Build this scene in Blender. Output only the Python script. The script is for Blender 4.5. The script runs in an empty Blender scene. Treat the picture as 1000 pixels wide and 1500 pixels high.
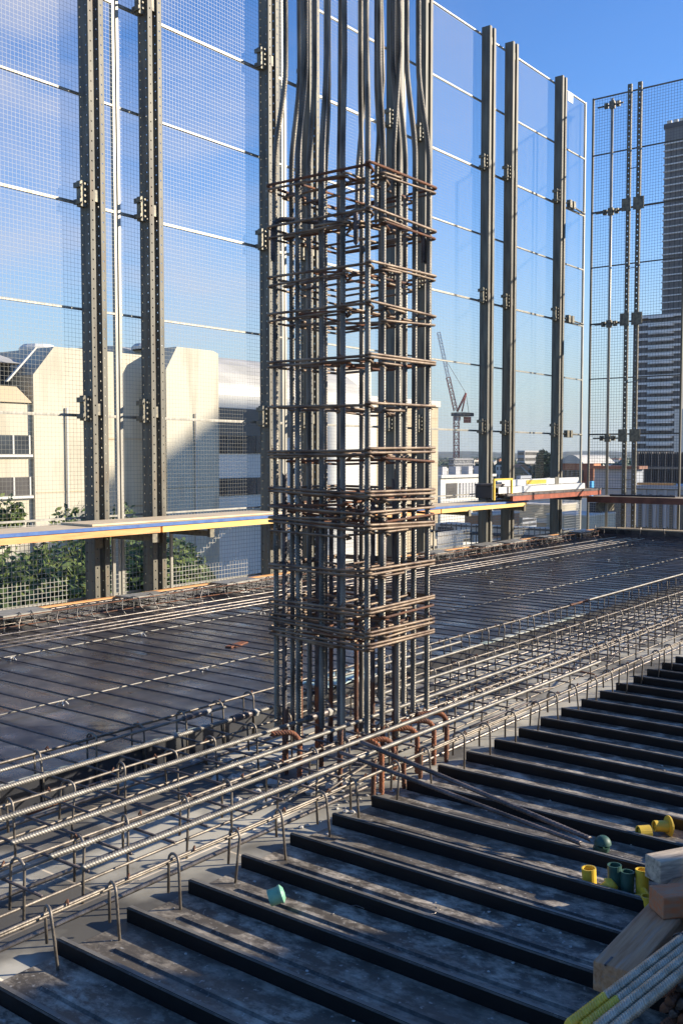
import bpy, math, random
from mathutils import Vector, Matrix
R = random.Random(7)
C = bpy.context.scene.collection
PI = math.pi

# ------------------------------------------------------------------ camera model (used to size far things)
F = 1463.0; CZ = 1.68
PIT = math.atan(83 / F); HD = math.radians(37.65)
FW = Vector((math.cos(HD) * math.cos(PIT), math.sin(HD) * math.cos(PIT), -math.sin(PIT)))
RT = Vector((math.sin(HD), -math.cos(HD), 0)); UP = RT.cross(FW)
CAM = Vector((0, 0, CZ))
def ray(x, y): return FW * F + RT * (x - 500) + UP * (750 - y)
def atY(x, y, Y): r = ray(x, y); return CAM + r * (Y / r.y)
def atX(x, y, X): r = ray(x, y); return CAM + r * (X / r.x)
def atD(x, y, D): r = ray(x, y); return CAM + r * (D / F)
def atZ(x, y, z): r = ray(x, y); return CAM + r * ((z - CZ) / r.z)

# ------------------------------------------------------------------ materials
def mat(name, col, rough=.6, metal=0., col2=None, scale=8., bump=0., bscale=60., detail=6., lo=.35, hi=.65, stretch=None, spec=.5, dark=None, dscale=3., damt=.6, dlo=.52, dhi=.68):
    m = bpy.data.materials.new(name); m.use_nodes = True
    nt = m.node_tree; n = nt.nodes; l = nt.links
    b = n['Principled BSDF']
    b.inputs['Roughness'].default_value = rough; b.inputs['Metallic'].default_value = metal
    b.inputs['Specular IOR Level'].default_value = spec
    b.inputs['Base Color'].default_value = (*col, 1)
    tc = n.new('ShaderNodeTexCoord'); src = tc.outputs['Object']
    if stretch:
        mp = n.new('ShaderNodeMapping'); mp.inputs['Scale'].default_value = stretch
        l.new(src, mp.inputs[0]); src = mp.outputs[0]
    if col2:
        nz = n.new('ShaderNodeTexNoise'); nz.inputs['Scale'].default_value = scale; nz.inputs['Detail'].default_value = detail
        l.new(src, nz.inputs['Vector'])
        cr = n.new('ShaderNodeValToRGB'); cr.color_ramp.elements[0].position = lo; cr.color_ramp.elements[1].position = hi
        cr.color_ramp.elements[0].color = (*col, 1); cr.color_ramp.elements[1].color = (*col2, 1)
        l.new(nz.outputs['Fac'], cr.inputs[0]); out = cr.outputs[0]
        if dark:
            n2 = n.new('ShaderNodeTexNoise'); n2.inputs['Scale'].default_value = dscale; n2.inputs['Detail'].default_value = 8
            l.new(src, n2.inputs['Vector'])
            c2 = n.new('ShaderNodeValToRGB'); c2.color_ramp.elements[0].position = dlo; c2.color_ramp.elements[1].position = dhi
            l.new(n2.outputs['Fac'], c2.inputs[0])
            mu = n.new('ShaderNodeMath'); mu.operation = 'MULTIPLY'; mu.inputs[1].default_value = damt
            l.new(c2.outputs[0], mu.inputs[0])
            mx = n.new('ShaderNodeMix'); mx.data_type = 'RGBA'; l.new(mu.outputs[0], mx.inputs[0]); l.new(out, mx.inputs[6])
            mx.inputs[7].default_value = (*dark, 1); out = mx.outputs[2]
        l.new(out, b.inputs['Base Color'])
    if bump:
        nb = n.new('ShaderNodeTexNoise'); nb.inputs['Scale'].default_value = bscale; nb.inputs['Detail'].default_value = 5
        l.new(src, nb.inputs['Vector'])
        bp = n.new('ShaderNodeBump'); bp.inputs['Strength'].default_value = bump; bp.inputs['Distance'].default_value = .01
        l.new(nb.outputs['Fac'], bp.inputs['Height']); l.new(bp.outputs[0], b.inputs['Normal'])
    return m
def nodes_of(m): return m.node_tree.nodes, m.node_tree.links, m.node_tree.nodes['Principled BSDF']

M = {}
M['steel'] = mat('bar_steel', (.15, .125, .105), .42, .6, (.33, .29, .25), 14, .25, 90, stretch=(1, 1, 1))
M['steel_x'] = mat('bar_steel_pale', (.155, .145, .125), .5, .4, (.27, .25, .215), 10, .2, 90)
M['steel_dk'] = mat('bar_steel_dark', (.05, .045, .045), .5, .4, (.16, .13, .12), 12, .2, 90)
M['steel_col'] = mat('column_bar_steel', (.075, .068, .055), .38, .6, (.26, .235, .19), 6, .2, 120, stretch=(3, 3, .7))
M['rust'] = mat('rusty_steel', (.20, .075, .03), .8, .15, (.10, .06, .045), 12, .5, 120)
M['rust_or'] = mat('orange_rust', (.34, .11, .035), .75, .0, (.15, .065, .04), 15, .5, 120)
M['tie'] = mat('tie_steel', (.11, .068, .045), .55, .35, (.29, .215, .145), 9, .3, 100)
M['stirrup'] = mat('stirrup_steel', (.13, .11, .09), .5, .4, (.28, .24, .19), 20, .2, 100)
M['bundle'] = mat('bright_bar_steel', (.42, .32, .21), .38, .4, (.62, .50, .36), 20, .2, 100)
M['yellow'] = mat('yellow_plastic', (.80, .52, .04), .5, 0, (.66, .42, .04), 30)
M['yellow_paint'] = mat('yellow_paint', (.84, .58, .05), .5, 0, (.7, .42, .04), 30)
M['green_lt'] = mat('mint_plastic', (.20, .44, .29), .5, 0, (.15, .35, .24), 30)
M['green_dk'] = mat('dark_green_plastic', (.022, .075, .055), .55, 0, (.035, .10, .075), 30)
M['galv'] = mat('galvanised_steel', (.27, .255, .21), .5, .3, (.40, .375, .32), 5, .1, 60, stretch=(3, 3, .5))
M['galv_dk'] = mat('weathered_shaded_galvanised_steel', (.095, .088, .068), .6, .1, (.19, .175, .13), 4, .2, 60, stretch=(4, 4, .4), dark=(.16, .10, .05), dscale=5, damt=.5)
M['wire'] = mat('mesh_wire', (.15, .15, .135), .5, .5)
M['wire_lo'] = mat('pale_mesh_wire', (.36, .35, .32), .5, .3)
M['wire_shade'] = mat('shaded_mesh_wire', (.07, .07, .075), .6, .3)  # darker wire copy, with the right-hand screens' shade put into its colour
M['bracket'] = mat('bracket_steel', (.10, .095, .08), .55, .3, (.25, .22, .15), 20)
M['ply'] = mat('deck_plywood', (.62, .47, .28), .7, 0, (.75, .62, .42), 3, .1, 40, stretch=(1, 8, 8), dark=(.36, .26, .17), dscale=2, damt=.5)
M['blue'] = mat('blue_edge_paint', (.04, .11, .33), .6, 0, (.07, .17, .42), 10)
M['lvl'] = mat('orange_timber', (.75, .34, .11), .65, 0, (.85, .45, .17), 3, .1, 40, stretch=(1, 10, 10), dark=(.3, .13, .06), dscale=5, damt=.4)
M['lvl_y'] = mat('yellow_timber', (.86, .52, .13), .65, 0, (.90, .60, .20), 3, .1, 40, stretch=(1, 10, 10))
M['redpaint'] = mat('orange_red_paint', (.46, .11, .045), .7, 0, (.30, .07, .03), 8)
M['brown'] = mat('brown_painted_steel', (.14, .05, .03), .6, 0, (.24, .09, .05), 6)
M['timber'] = mat('sawn_timber', (.40, .19, .085), .8, 0, (.55, .31, .16), 5, .35, 60, stretch=(1, 14, 14), dark=(.36, .31, .27), dscale=4, damt=.5)
M['timber_or'] = mat('orange_stained_timber', (.55, .17, .06), .8, 0, (.42, .22, .12), 6, .3, 60, stretch=(4, 12, 12))
M['timber_w'] = mat('limed_timber', (.66, .53, .37), .8, 0, (.38, .30, .22), 6, .3, 60, stretch=(1, 8, 8), dark=(.12, .09, .07), dscale=8, damt=.6)
M['white_pl'] = mat('pale_plastic', (.62, .60, .54), .6)
M['white_al'] = mat('white_channel_metal', (.72, .72, .68), .5, .1, (.60, .60, .57), 4)
M['concrete'] = mat('concrete', (.40, .37, .32), .85, 0, (.52, .49, .43), 2, .3, 30, dark=(.25, .22, .19), dscale=1.2, damt=.5)
M['rubble'] = mat('concrete_crumbs', (.55, .52, .46), .9, 0, (.40, .37, .32), 20, .5, 60)

# black formply: glossy film with sheet joints, dust and scuffs
def formply(name, base, base2, dust_shade, rough, damt=.55, dlo=.52, dhi=.68, ds=2.6, sheet=(2.4, 1.2), dustlo=.55, dusthi=.8):
    m = mat(name, base, rough, 0, base2, 1.7, .12, 14, spec=.5, dark=dust_shade, dscale=ds, damt=damt, dlo=dlo, dhi=dhi)
    n, l, b = nodes_of(m)
    tc = n.new('ShaderNodeTexCoord')
    br = n.new('ShaderNodeTexBrick'); br.inputs['Scale'].default_value = 1.0
    br.inputs['Brick Width'].default_value = sheet[0]; br.inputs['Row Height'].default_value = sheet[1]
    br.inputs['Mortar Size'].default_value = .006; br.inputs['Mortar Smooth'].default_value = .3
    br.inputs['Color1'].default_value = (1, 1, 1, 1); br.inputs['Color2'].default_value = (.74, .74, .74, 1); br.inputs['Mortar'].default_value = (1.9, 1.7, 1.5, 1)
    l.new(tc.outputs['Object'], br.inputs['Vector'])
    old = b.inputs['Base Color'].links[0].from_socket
    mx = n.new('ShaderNodeMix'); mx.data_type = 'RGBA'; mx.blend_type = 'MULTIPLY'; mx.inputs[0].default_value = 1
    l.new(old, mx.inputs[6]); l.new(br.outputs['Color'], mx.inputs[7]); l.new(mx.outputs[2], b.inputs['Base Color'])
    nz = n.new('ShaderNodeTexNoise'); nz.inputs['Scale'].default_value = 3.5; nz.inputs['Detail'].default_value = 7
    l.new(tc.outputs['Object'], nz.inputs['Vector'])
    mr = n.new('ShaderNodeMapRange'); mr.inputs[1].default_value = .3; mr.inputs[2].default_value = .7
    mr.inputs[3].default_value = rough - .12; mr.inputs[4].default_value = rough + .22
    l.new(nz.outputs['Fac'], mr.inputs[0]); l.new(mr.outputs[0], b.inputs['Roughness'])
    return m
M['formply'] = formply('black_formply', (.024, .025, .029), (.044, .045, .050), (.12, .118, .11), .25)
M['beamply'] = formply('dusty_shaded_formply', (.34, .32, .265), (.62, .58, .47), (.075, .07, .062), .75, damt=.9, dlo=.47, dhi=.60, ds=1.5, sheet=(1.2, .6))  # dark blotches paint patchy shade onto the beam floor

# steel decking: dark coated steel, pale cement dust lying on the upward faces
def deckmat():
    m = bpy.data.materials.new('dusty_dark_decking'); m.use_nodes = True
    n, l, b = nodes_of(m)
    tc = n.new('ShaderNodeTexCoord'); ge = n.new('ShaderNodeNewGeometry')
    oi = n.new('ShaderNodeObjectInfo')
    ad = n.new('ShaderNodeVectorMath'); ad.operation = 'ADD'
    l.new(ge.outputs['Position'], ad.inputs[0])
    mp = n.new('ShaderNodeMapping'); mp.inputs['Scale'].default_value = (1.7, 1.0, 1); l.new(ad.outputs[0], mp.inputs[0])
    a = n.new('ShaderNodeTexNoise'); a.inputs['Scale'].default_value = 6.5; a.inputs['Detail'].default_value = 12; a.inputs['Roughness'].default_value = .74
    l.new(mp.outputs[0], a.inputs['Vector'])
    c = n.new('ShaderNodeValToRGB'); c.color_ramp.elements[0].position = .46; c.color_ramp.elements[1].position = .66
    l.new(a.outputs['Fac'], c.inputs[0])
    big = n.new('ShaderNodeTexNoise'); big.inputs['Scale'].default_value = 1.1; big.inputs['Detail'].default_value = 3
    l.new(ge.outputs['Position'], big.inputs['Vector'])
    cb = n.new('ShaderNodeMapRange'); cb.inputs[1].default_value = .35; cb.inputs[2].default_value = .65; cb.inputs[3].default_value = .3; cb.inputs[4].default_value = 1.35
    l.new(big.outputs['Fac'], cb.inputs[0])
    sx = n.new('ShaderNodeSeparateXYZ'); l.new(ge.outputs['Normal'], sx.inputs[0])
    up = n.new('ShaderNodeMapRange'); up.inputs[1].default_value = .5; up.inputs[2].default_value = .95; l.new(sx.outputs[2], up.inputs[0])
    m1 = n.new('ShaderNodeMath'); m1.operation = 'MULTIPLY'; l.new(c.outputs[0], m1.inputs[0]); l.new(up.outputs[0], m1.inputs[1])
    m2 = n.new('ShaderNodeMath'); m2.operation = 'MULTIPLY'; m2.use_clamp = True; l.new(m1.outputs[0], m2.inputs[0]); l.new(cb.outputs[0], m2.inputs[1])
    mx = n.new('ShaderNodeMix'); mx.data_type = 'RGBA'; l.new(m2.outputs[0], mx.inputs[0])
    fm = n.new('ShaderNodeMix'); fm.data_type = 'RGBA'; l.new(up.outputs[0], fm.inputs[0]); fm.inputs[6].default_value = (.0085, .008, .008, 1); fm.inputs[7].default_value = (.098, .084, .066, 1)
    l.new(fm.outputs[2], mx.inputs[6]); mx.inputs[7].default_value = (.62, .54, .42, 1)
    # pale splashes
    v = n.new('ShaderNodeTexNoise'); v.inputs['Scale'].default_value = 55; v.inputs['Detail'].default_value = 4; l.new(ge.outputs['Position'], v.inputs['Vector'])
    cv = n.new('ShaderNodeValToRGB'); cv.color_ramp.elements[0].position = .64; cv.color_ramp.elements[1].position = .70; l.new(v.outputs['Fac'], cv.inputs[0])
    m3 = n.new('ShaderNodeMath'); m3.operation = 'MULTIPLY'; l.new(cv.outputs[0], m3.inputs[0]); l.new(up.outputs[0], m3.inputs[1])
    m4 = n.new('ShaderNodeMath'); m4.operation = 'MULTIPLY'; m4.inputs[1].default_value = .5; l.new(m3.outputs[0], m4.inputs[0])
    mx2 = n.new('ShaderNodeMix'); mx2.data_type = 'RGBA'; l.new(m4.outputs[0], mx2.inputs[0]); l.new(mx.outputs[2], mx2.inputs[6])
    mx2.inputs[7].default_value = (.6, .57, .5, 1)
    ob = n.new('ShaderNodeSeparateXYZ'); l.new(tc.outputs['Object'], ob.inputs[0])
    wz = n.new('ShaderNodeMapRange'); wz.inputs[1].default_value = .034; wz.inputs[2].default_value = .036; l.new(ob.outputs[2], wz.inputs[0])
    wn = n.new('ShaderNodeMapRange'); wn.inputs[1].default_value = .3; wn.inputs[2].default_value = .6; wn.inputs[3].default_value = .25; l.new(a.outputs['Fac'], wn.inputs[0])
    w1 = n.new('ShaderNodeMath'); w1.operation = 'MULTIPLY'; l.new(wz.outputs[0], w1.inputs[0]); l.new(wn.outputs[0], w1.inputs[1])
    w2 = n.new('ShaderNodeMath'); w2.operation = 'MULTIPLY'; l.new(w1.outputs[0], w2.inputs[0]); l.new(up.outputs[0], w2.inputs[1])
    mx3 = n.new('ShaderNodeMix'); mx3.data_type = 'RGBA'; l.new(w2.outputs[0], mx3.inputs[0]); l.new(mx2.outputs[2], mx3.inputs[6]); mx3.inputs[7].default_value = (.17, .16, .14, 1)  # paler rib tops: their glint of light painted into the colour
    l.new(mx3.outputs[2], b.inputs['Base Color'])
    mr = n.new('ShaderNodeMapRange'); mr.inputs[3].default_value = .42; mr.inputs[4].default_value = .8; l.new(m2.outputs[0], mr.inputs[0]); l.new(mr.outputs[0], b.inputs['Roughness'])
    b.inputs['Metallic'].default_value = .0; b.inputs['Specular IOR Level'].default_value = .3
    bp = n.new('ShaderNodeBump'); bp.inputs['Strength'].default_value = .35; bp.inputs['Distance'].default_value = .004
    l.new(a.outputs['Fac'], bp.inputs['Height']); l.new(bp.outputs[0], b.inputs['Normal'])
    return m
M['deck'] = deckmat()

# leaves
def leafmat(name, c1, c2, c3):
    m = bpy.data.materials.new(name); m.use_nodes = True
    n, l, b = nodes_of(m)
    ge = n.new('ShaderNodeNewGeometry')
    cr = n.new('ShaderNodeValToRGB'); e = cr.color_ramp.elements
    e[0].color = (*c1, 1); e[1].color = (*c3, 1); x = e.new(.5); x.color = (*c2, 1)
    l.new(ge.outputs['Random Per Island'], cr.inputs[0]); l.new(cr.outputs[0], b.inputs['Base Color'])
    b.inputs['Roughness'].default_value = .5
    return m
M['leaf'] = leafmat('green_leaves', (.035, .065, .012), (.07, .11, .02), (.15, .18, .04))
M['leaf_dk'] = leafmat('dark_leaves', (.018, .04, .012), (.03, .06, .018), (.06, .09, .03))
M['bark'] = mat('bark', (.12, .09, .06), .9, 0, (.2, .15, .1), 8, .5, 20)
M['bwhite'] = mat('cream_painted_concrete', (.54, .48, .35), .8, 0, (.60, .55, .42), .35, .1, 3, stretch=(1, 1, .22), dark=(.36, .31, .22), dscale=1.3, damt=.55)
M['bwhite2'] = mat('white_painted_concrete', (.62, .60, .53), .8, 0, (.70, .68, .61), .5)
M['roofm'] = mat('pale_roof_sheet', (.40, .385, .34), .6, 0, (.50, .48, .43), .6)
M['glass'] = mat('dark_window_glass', (.025, .03, .035), .12, 0, (.06, .07, .08), .8)
M['glass_t'] = mat('tinted_window_glass', (.07, .065, .06), .15, .0, (.14, .13, .12), .35)
M['louvre'] = mat('bronze_louvre', (.13, .12, .10), .6)
M['beige'] = mat('beige_precast', (.50, .40, .25), .85, 0, (.56, .46, .31), .5, dark=(.40, .31, .2), dscale=.8, damt=.4)
M['greyc'] = mat('grey_cladding', (.36, .36, .37), .6, 0, (.42, .42, .43), .8)
M['slate'] = mat('slate_blue_panel', (.30, .33, .37), .6, 0, (.36, .38, .42), 1)
M['brick'] = mat('red_brick', (.30, .10, .055), .85, 0, (.38, .15, .08), .6)
M['orange'] = mat('orange_render_and_sunlit_brick', (.62, .27, .12), .8, 0, (.56, .22, .1), .6)
M['bluep'] = mat('bright_blue_panel', (.04, .32, .62), .5)
M['tower'] = mat('tower_facade', (.10, .095, .09), .5, 0, (.16, .15, .14), .12, stretch=(1, 1, .3))
M['towerband'] = mat('tower_white_band', (.72, .70, .66), .6)
M['fin'] = mat('brown_fin', (.17, .145, .12), .7, 0, (.24, .2, .16), .5)
M['dkmetal'] = mat('dark_metal', (.045, .045, .05), .5, .3)
M['crane'] = mat('crane_red', (.36, .05, .035), .6, 0, (.30, .06, .05), 2)
M['cranew'] = mat('crane_white', (.65, .62, .60), .6)
M['scaf'] = mat('dark_scaffold_wrap', (.09, .10, .12), .8, 0, (.25, .25, .25), 1.2, lo=.5, hi=.6)
M['asph'] = mat('city_ground', (.20, .18, .14), .9, 0, (.32, .29, .23), .02, dark=(.05, .08, .03), dscale=.01, damt=.8)
M['hill'] = mat('wooded_hill', (.018, .032, .02), .95, 0, (.035, .05, .032), .015, dark=(.05, .055, .05), dscale=.05, damt=.5)
M['roof_t'] = mat('terracotta_roof', (.34, .16, .10), .85, 0, (.26, .13, .09), .5)
M['palec'] = mat('pale_render', (.62, .57, .48), .85, 0, (.70, .66, .58), .3)
M['deckroof'] = mat('roof_deck', (.38, .29, .19), .9, 0, (.50, .41, .28), .6)

# ------------------------------------------------------------------ mesh builder
class MB:
    def __init__(s): s.v = []; s.f = []
    def box(s, a, b):
        x0, y0, z0 = (min(a[i], b[i]) for i in range(3)); x1, y1, z1 = (max(a[i], b[i]) for i in range(3))
        k = len(s.v)
        s.v += [(x0, y0, z0), (x1, y0, z0), (x1, y1, z0), (x0, y1, z0), (x0, y0, z1), (x1, y0, z1), (x1, y1, z1), (x0, y1, z1)]
        s.f += [(k, k + 3, k + 2, k + 1), (k + 4, k + 5, k + 6, k + 7), (k, k + 1, k + 5, k + 4), (k + 1, k + 2, k + 6, k + 5), (k + 2, k + 3, k + 7, k + 6), (k + 3, k, k + 4, k + 7)]
        return s
    def prism(s, pts, d):
        """closed polygon pts (3d) extruded by vector d"""
        k = len(s.v); n = len(pts); d = Vector(d)
        s.v += [tuple(p) for p in pts] + [tuple(Vector(p) + d) for p in pts]
        s.f.append(tuple(range(k + n - 1, k - 1, -1))); s.f.append(tuple(range(k + n, k + 2 * n)))
        for i in range(n): j = (i + 1) % n; s.f.append((k + i, k + j, k + n + j, k + n + i))
        return s
    def tube(s, path, r, n=8, caps=True, rf=None, slant=0.):
        path = [Vector(p) for p in path]; m = len(path); k = len(s.v)
        t0 = (path[1] - path[0]).normalized()
        ref = Vector((0, 0, 1)) if abs(t0.z) < .9 else Vector((1, 0, 0))
        u = t0.cross(ref).normalized(); w = u.cross(t0)
        for i, p in enumerate(path):
            t = (path[min(i + 1, m - 1)] - path[max(i - 1, 0)]).normalized()
            u = (u - t * u.dot(t)).normalized(); w = t.cross(u)
            rr = rf(i) if rf else (r[i] if isinstance(r, list) else r)
            for j in range(n):
                a = 2 * PI * j / n
                q = p + (u * math.cos(a) + w * math.sin(a)) * rr
                if slant: q = q + t * (slant * math.sin(2 * a) * rr)
                s.v.append(tuple(q))
        for i in range(m - 1):
            for j in range(n):
                a = k + i * n + j; b = k + i * n + (j + 1) % n
                s.f.append((a, b, b + n, a + n))
        if caps:
            s.f.append(tuple(k + j for j in range(n - 1, -1, -1))); s.f.append(tuple(k + (m - 1) * n + j for j in range(n)))
        return s
    def rebar(s, path, r, pitch=.012, n=8, h=.09, slant=.7):
        """ribbed bar: the path resampled at a fraction of the rib pitch"""
        path = [Vector(p) for p in path]; pts = []
        st = pitch / 4
        for a, b in zip(path, path[1:]):
            L = (b - a).length; c = max(1, int(round(L / st)))
            pts += [a.lerp(b, i / c) for i in range(c)]
        pts.append(path[-1])
        return s.tube(pts, r, n, True, rf=lambda i: r * (1 + h) if i % 4 in (1,) else (r * (1 + h * .4) if i % 4 == 2 else r * (1 - h * .5)), slant=slant)
    def lathe(s, prof, c=(0, 0, 0), n=16, ax=None):
        k = len(s.v); c = Vector(c)
        ax = Vector(ax).normalized() if ax else Vector((0, 0, 1))
        u = ax.orthogonal().normalized(); w = ax.cross(u)
        for r, z in prof:
            for j in range(n):
                a = 2 * PI * j / n
                s.v.append(tuple(c + ax * z + (u * math.cos(a) + w * math.sin(a)) * r))
        for i in range(len(prof) - 1):
            for j in range(n):
                a = k + i * n + j; b = k + i * n + (j + 1) % n
                s.f.append((a, b, b + n, a + n))
        return s
    def build(s, name, m, parent=None, smooth=False, loc=None, bevel=0, solid=0):
        me = bpy.data.meshes.new(name); me.from_pydata(s.v, [], s.f); me.materials.append(m)
        if smooth: me.polygons.foreach_set('use_smooth', [True] * len(me.polygons))
        me.update()
        o = bpy.data.objects.new(name, me); C.objects.link(o)
        if parent: o.parent = parent
        if loc: o.location = loc
        if bevel:
            b = o.modifiers.new('b', 'BEVEL'); b.width = bevel; b.segments = 2; b.limit_method = 'ANGLE'
        if solid:
            b = o.modifiers.new('s', 'SOLIDIFY'); b.thickness = solid; b.offset = 0
        return o
def thing(name, label, cat, loc=(0, 0, 0), rz=0, group=None):
    o = bpy.data.objects.new(name, None); C.objects.link(o); o.location = loc; o.rotation_euler = (0, 0, rz)
    o.empty_display_size = .2; o['label'] = label; o['category'] = cat
    if group: o['group'] = group
    return o
def tag(o, label, cat, group=None):
    o['label'] = label; o['category'] = cat
    if group: o['group'] = group
    return o
def struct(o): o['kind'] = 'structure'; return o
KIDS = {}
def copy_tree(o, parent=None):
    c = o.copy(); C.objects.link(c)
    if parent: c.parent = parent
    for ch in [x for x in ALLC(o)]: copy_tree(ch, c)
    return c
def ALLC(o): return [x for x in bpy.data.objects if x.parent is o]
def dup(o, loc=None, rz=None, label=None, group=None):
    c = copy_tree(o)
    if loc is not None: c.location = loc
    if rz is not None: c.rotation_euler = (0, 0, rz)
    if label: c['label'] = label
    if group: c['group'] = group
    return c
def jit(a): return R.uniform(-a, a)

# ------------------------------------------------------------------ world, sun, camera
sc = bpy.context.scene
w = bpy.data.worlds.new('World'); sc.world = w; w.use_nodes = True
nt = w.node_tree; n = nt.nodes; l = nt.links
bg = n['Background']; sky = n.new('ShaderNodeTexSky'); sky.sky_type = 'NISHITA'; sky.sun_disc = False
SUN = Vector((1.85, -1.85, 1.0)).normalized()
EL = math.asin(SUN.z)
sky.sun_elevation = EL; sky.sun_rotation = math.atan2(SUN.x, SUN.y)
sky.air_density = 1.0; sky.dust_density = .0; sky.ozone_density = 2.5; sky.altitude = 30
tc = n.new('ShaderNodeTexCoord')
mp = n.new('ShaderNodeMapping'); mp.inputs['Scale'].default_value = (1.2, 1.2, 3.2); l.new(tc.outputs['Generated'], mp.inputs[0])
nz = n.new('ShaderNodeTexNoise'); nz.inputs['Scale'].default_value = 2.6; nz.inputs['Detail'].default_value = 7; nz.inputs['Roughness'].default_value = .55
nz.inputs['Distortion'].default_value = .25
l.new(mp.outputs[0], nz.inputs['Vector'])
cr = n.new('ShaderNodeValToRGB'); cr.color_ramp.elements[0].position = .46; cr.color_ramp.elements[1].position = .74
l.new(nz.outputs['Fac'], cr.inputs[0])
# cloud lies in the sky's left part (towards +Y)
dt = n.new('ShaderNodeVectorMath'); dt.operation = 'DOT_PRODUCT'; dt.inputs[1].default_value = tuple(Vector((math.cos(math.radians(62)), math.sin(math.radians(62)), .22)).normalized())
l.new(tc.outputs['Generated'], dt.inputs[0])
mr = n.new('ShaderNodeMapRange'); mr.inputs[1].default_value = .84; mr.inputs[2].default_value = .98; mr.inputs[3].default_value = 0.03; mr.inputs[4].default_value = .8
l.new(dt.outputs['Value'], mr.inputs[0])
mu = n.new('ShaderNodeMath'); mu.operation = 'MULTIPLY'; l.new(cr.outputs[0], mu.inputs[0]); l.new(mr.outputs[0], mu.inputs[1])
mx = n.new('ShaderNodeMix'); mx.data_type = 'RGBA'; l.new(mu.outputs[0], mx.inputs[0])
gm = n.new('ShaderNodeHueSaturation'); gm.inputs['Saturation'].default_value = 1.28; gm.inputs['Hue'].default_value = .514; l.new(sky.outputs[0], gm.inputs['Color'])
sz = n.new('ShaderNodeSeparateXYZ'); l.new(tc.outputs['Generated'], sz.inputs[0])
hz_ = n.new('ShaderNodeMapRange'); hz_.interpolation_type = 'SMOOTHSTEP'; hz_.inputs[1].default_value = -.02; hz_.inputs[2].default_value = .25; hz_.inputs[3].default_value = .9; hz_.inputs[4].default_value = 0
l.new(sz.outputs[2], hz_.inputs[0])
hm = n.new('ShaderNodeMix'); hm.data_type = 'RGBA'; l.new(hz_.outputs[0], hm.inputs[0]); l.new(gm.outputs[0], hm.inputs[6]); hm.inputs[7].default_value = (2.05, 2.5, 2.9, 1)
l.new(hm.outputs[2], mx.inputs[6]); mx.inputs[7].default_value = (3.0, 3.05, 3.5, 1)
l.new(mx.outputs[2], bg.inputs['Color']); bg.inputs['Strength'].default_value = .118
sd = bpy.data.lights.new('sun', 'SUN'); sd.energy = 4.9; sd.angle = math.radians(.53); sd.color = (1, .89, .73)
so = bpy.data.objects.new('sun', sd); C.objects.link(so); so.rotation_euler = SUN.to_track_quat('Z', 'Y').to_euler()
cd = bpy.data.cameras.new('camera'); cam = bpy.data.objects.new('camera', cd); C.objects.link(cam)
cam.location = CAM; cam.rotation_euler = FW.to_track_quat('-Z', 'Y').to_euler()
cd.sensor_fit = 'VERTICAL'; cd.sensor_height = 36; cd.lens = 36 * F / 1500; cd.clip_end = 20000; cd.clip_start = .05
sc.camera = cam
sc.view_settings.view_transform = 'Standard'; sc.view_settings.look = 'None'; sc.view_settings.exposure = .9; sc.view_settings.gamma = 1

GZB = -15.99
# ------------------------------------------------------------------ floors of the formwork
o = MB().box((-3, 2.756, -.05), (18.6, 4.04, 0)).build('beam_formwork_floor', M['beamply']); struct(o)
o = MB().box((-3, 4.05, .0), (18.6, 8.05, .13)).build('slab_formwork_floor', M['formply']); struct(o)
o = MB().box((-3, 4.038, .0), (18.6, 4.049, .126)).build('slab_step_floor', M['formply']); struct(o)
M['edge_strip'] = mat('pale_green_strip', (.26, .33, .28), .7, 0, (.50, .50, .42), 3, lo=.4, hi=.55)
for (x0, x1) in ((1.2, 3.3), (3.42, 4.0), (6.6, 9.1)):
    tag(MB().box((x0, 4.02, .131), (x1, 4.075, .139)).build('edge_strip', M['edge_strip']),
        {1.2: 'pale green strip on the slab step left of the column', 3.42: 'short pale green strip on the step just behind the column foot', 6.6: 'pale strip on the slab step right of the column'}[x0], 'strip')
o = MB().box((.0, -3, -.06), (19, 2.756, -.008)).build('floor_base', M['dkmetal']); struct(o)

struct(MB().box((-6, -14, GZB), (18.7, 8.75, -.07)).build('concrete_floor_below', M['concrete']))
struct(MB().box((-6, 8.06, -.069), (18.7, 8.75, .078)).build('slab_edge_floor', M['concrete']))
# steel decking, one sheet per 0.3 m with one upright rib
P = .2986
prof = [(0, 0), (0, .052), (.004, .056), (.024, .056), (.027, .052), (.027, .038), (.045, .034), (.052, .004), (.125, .004), (.135, .012), (.150, .013), (.158, .004), (P - .004, .004), (P - .004, -.004), (0, -.004)]
sheet = MB()
k = prof[:]
L = 5.75
def strip(mb, prof, y0, y1):
    mb.prism([(x, y0, z) for x, z in prof], (0, y1 - y0, 0))
main = [(0, -.004), (0, .052), (.003, .056), (.024, .056), (.027, .052), (.027, .040), (.040, .037), (.047, .004), (P - .002, .004), (P - .002, -.004)]
strip(sheet, main[::-1], -3.0, 2.755)
strip(sheet, [(.0035, .0565), (.0045, .0585), (.0075, .0585), (.0085, .0565)][::-1], -3.0, 2.75)
strip(sheet, [(.125, .004), (.134, .012), (.152, .013), (.162, .0045)][::-1], -3.0, 2.62)
strip(sheet, [(.055, .0045), (.058, .008), (.064, .008), (.067, .0045)][::-1], -3.0, 2.735)
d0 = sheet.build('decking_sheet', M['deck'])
tag(d0, 'black ribbed steel decking sheet with one upright rib beside its neighbours', 'decking sheet', 'ribbed decking sheets laid side by side')
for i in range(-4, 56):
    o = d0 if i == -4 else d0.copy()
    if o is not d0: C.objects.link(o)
    o.location = (2.007 + i * P, jit(.006), 0)

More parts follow.
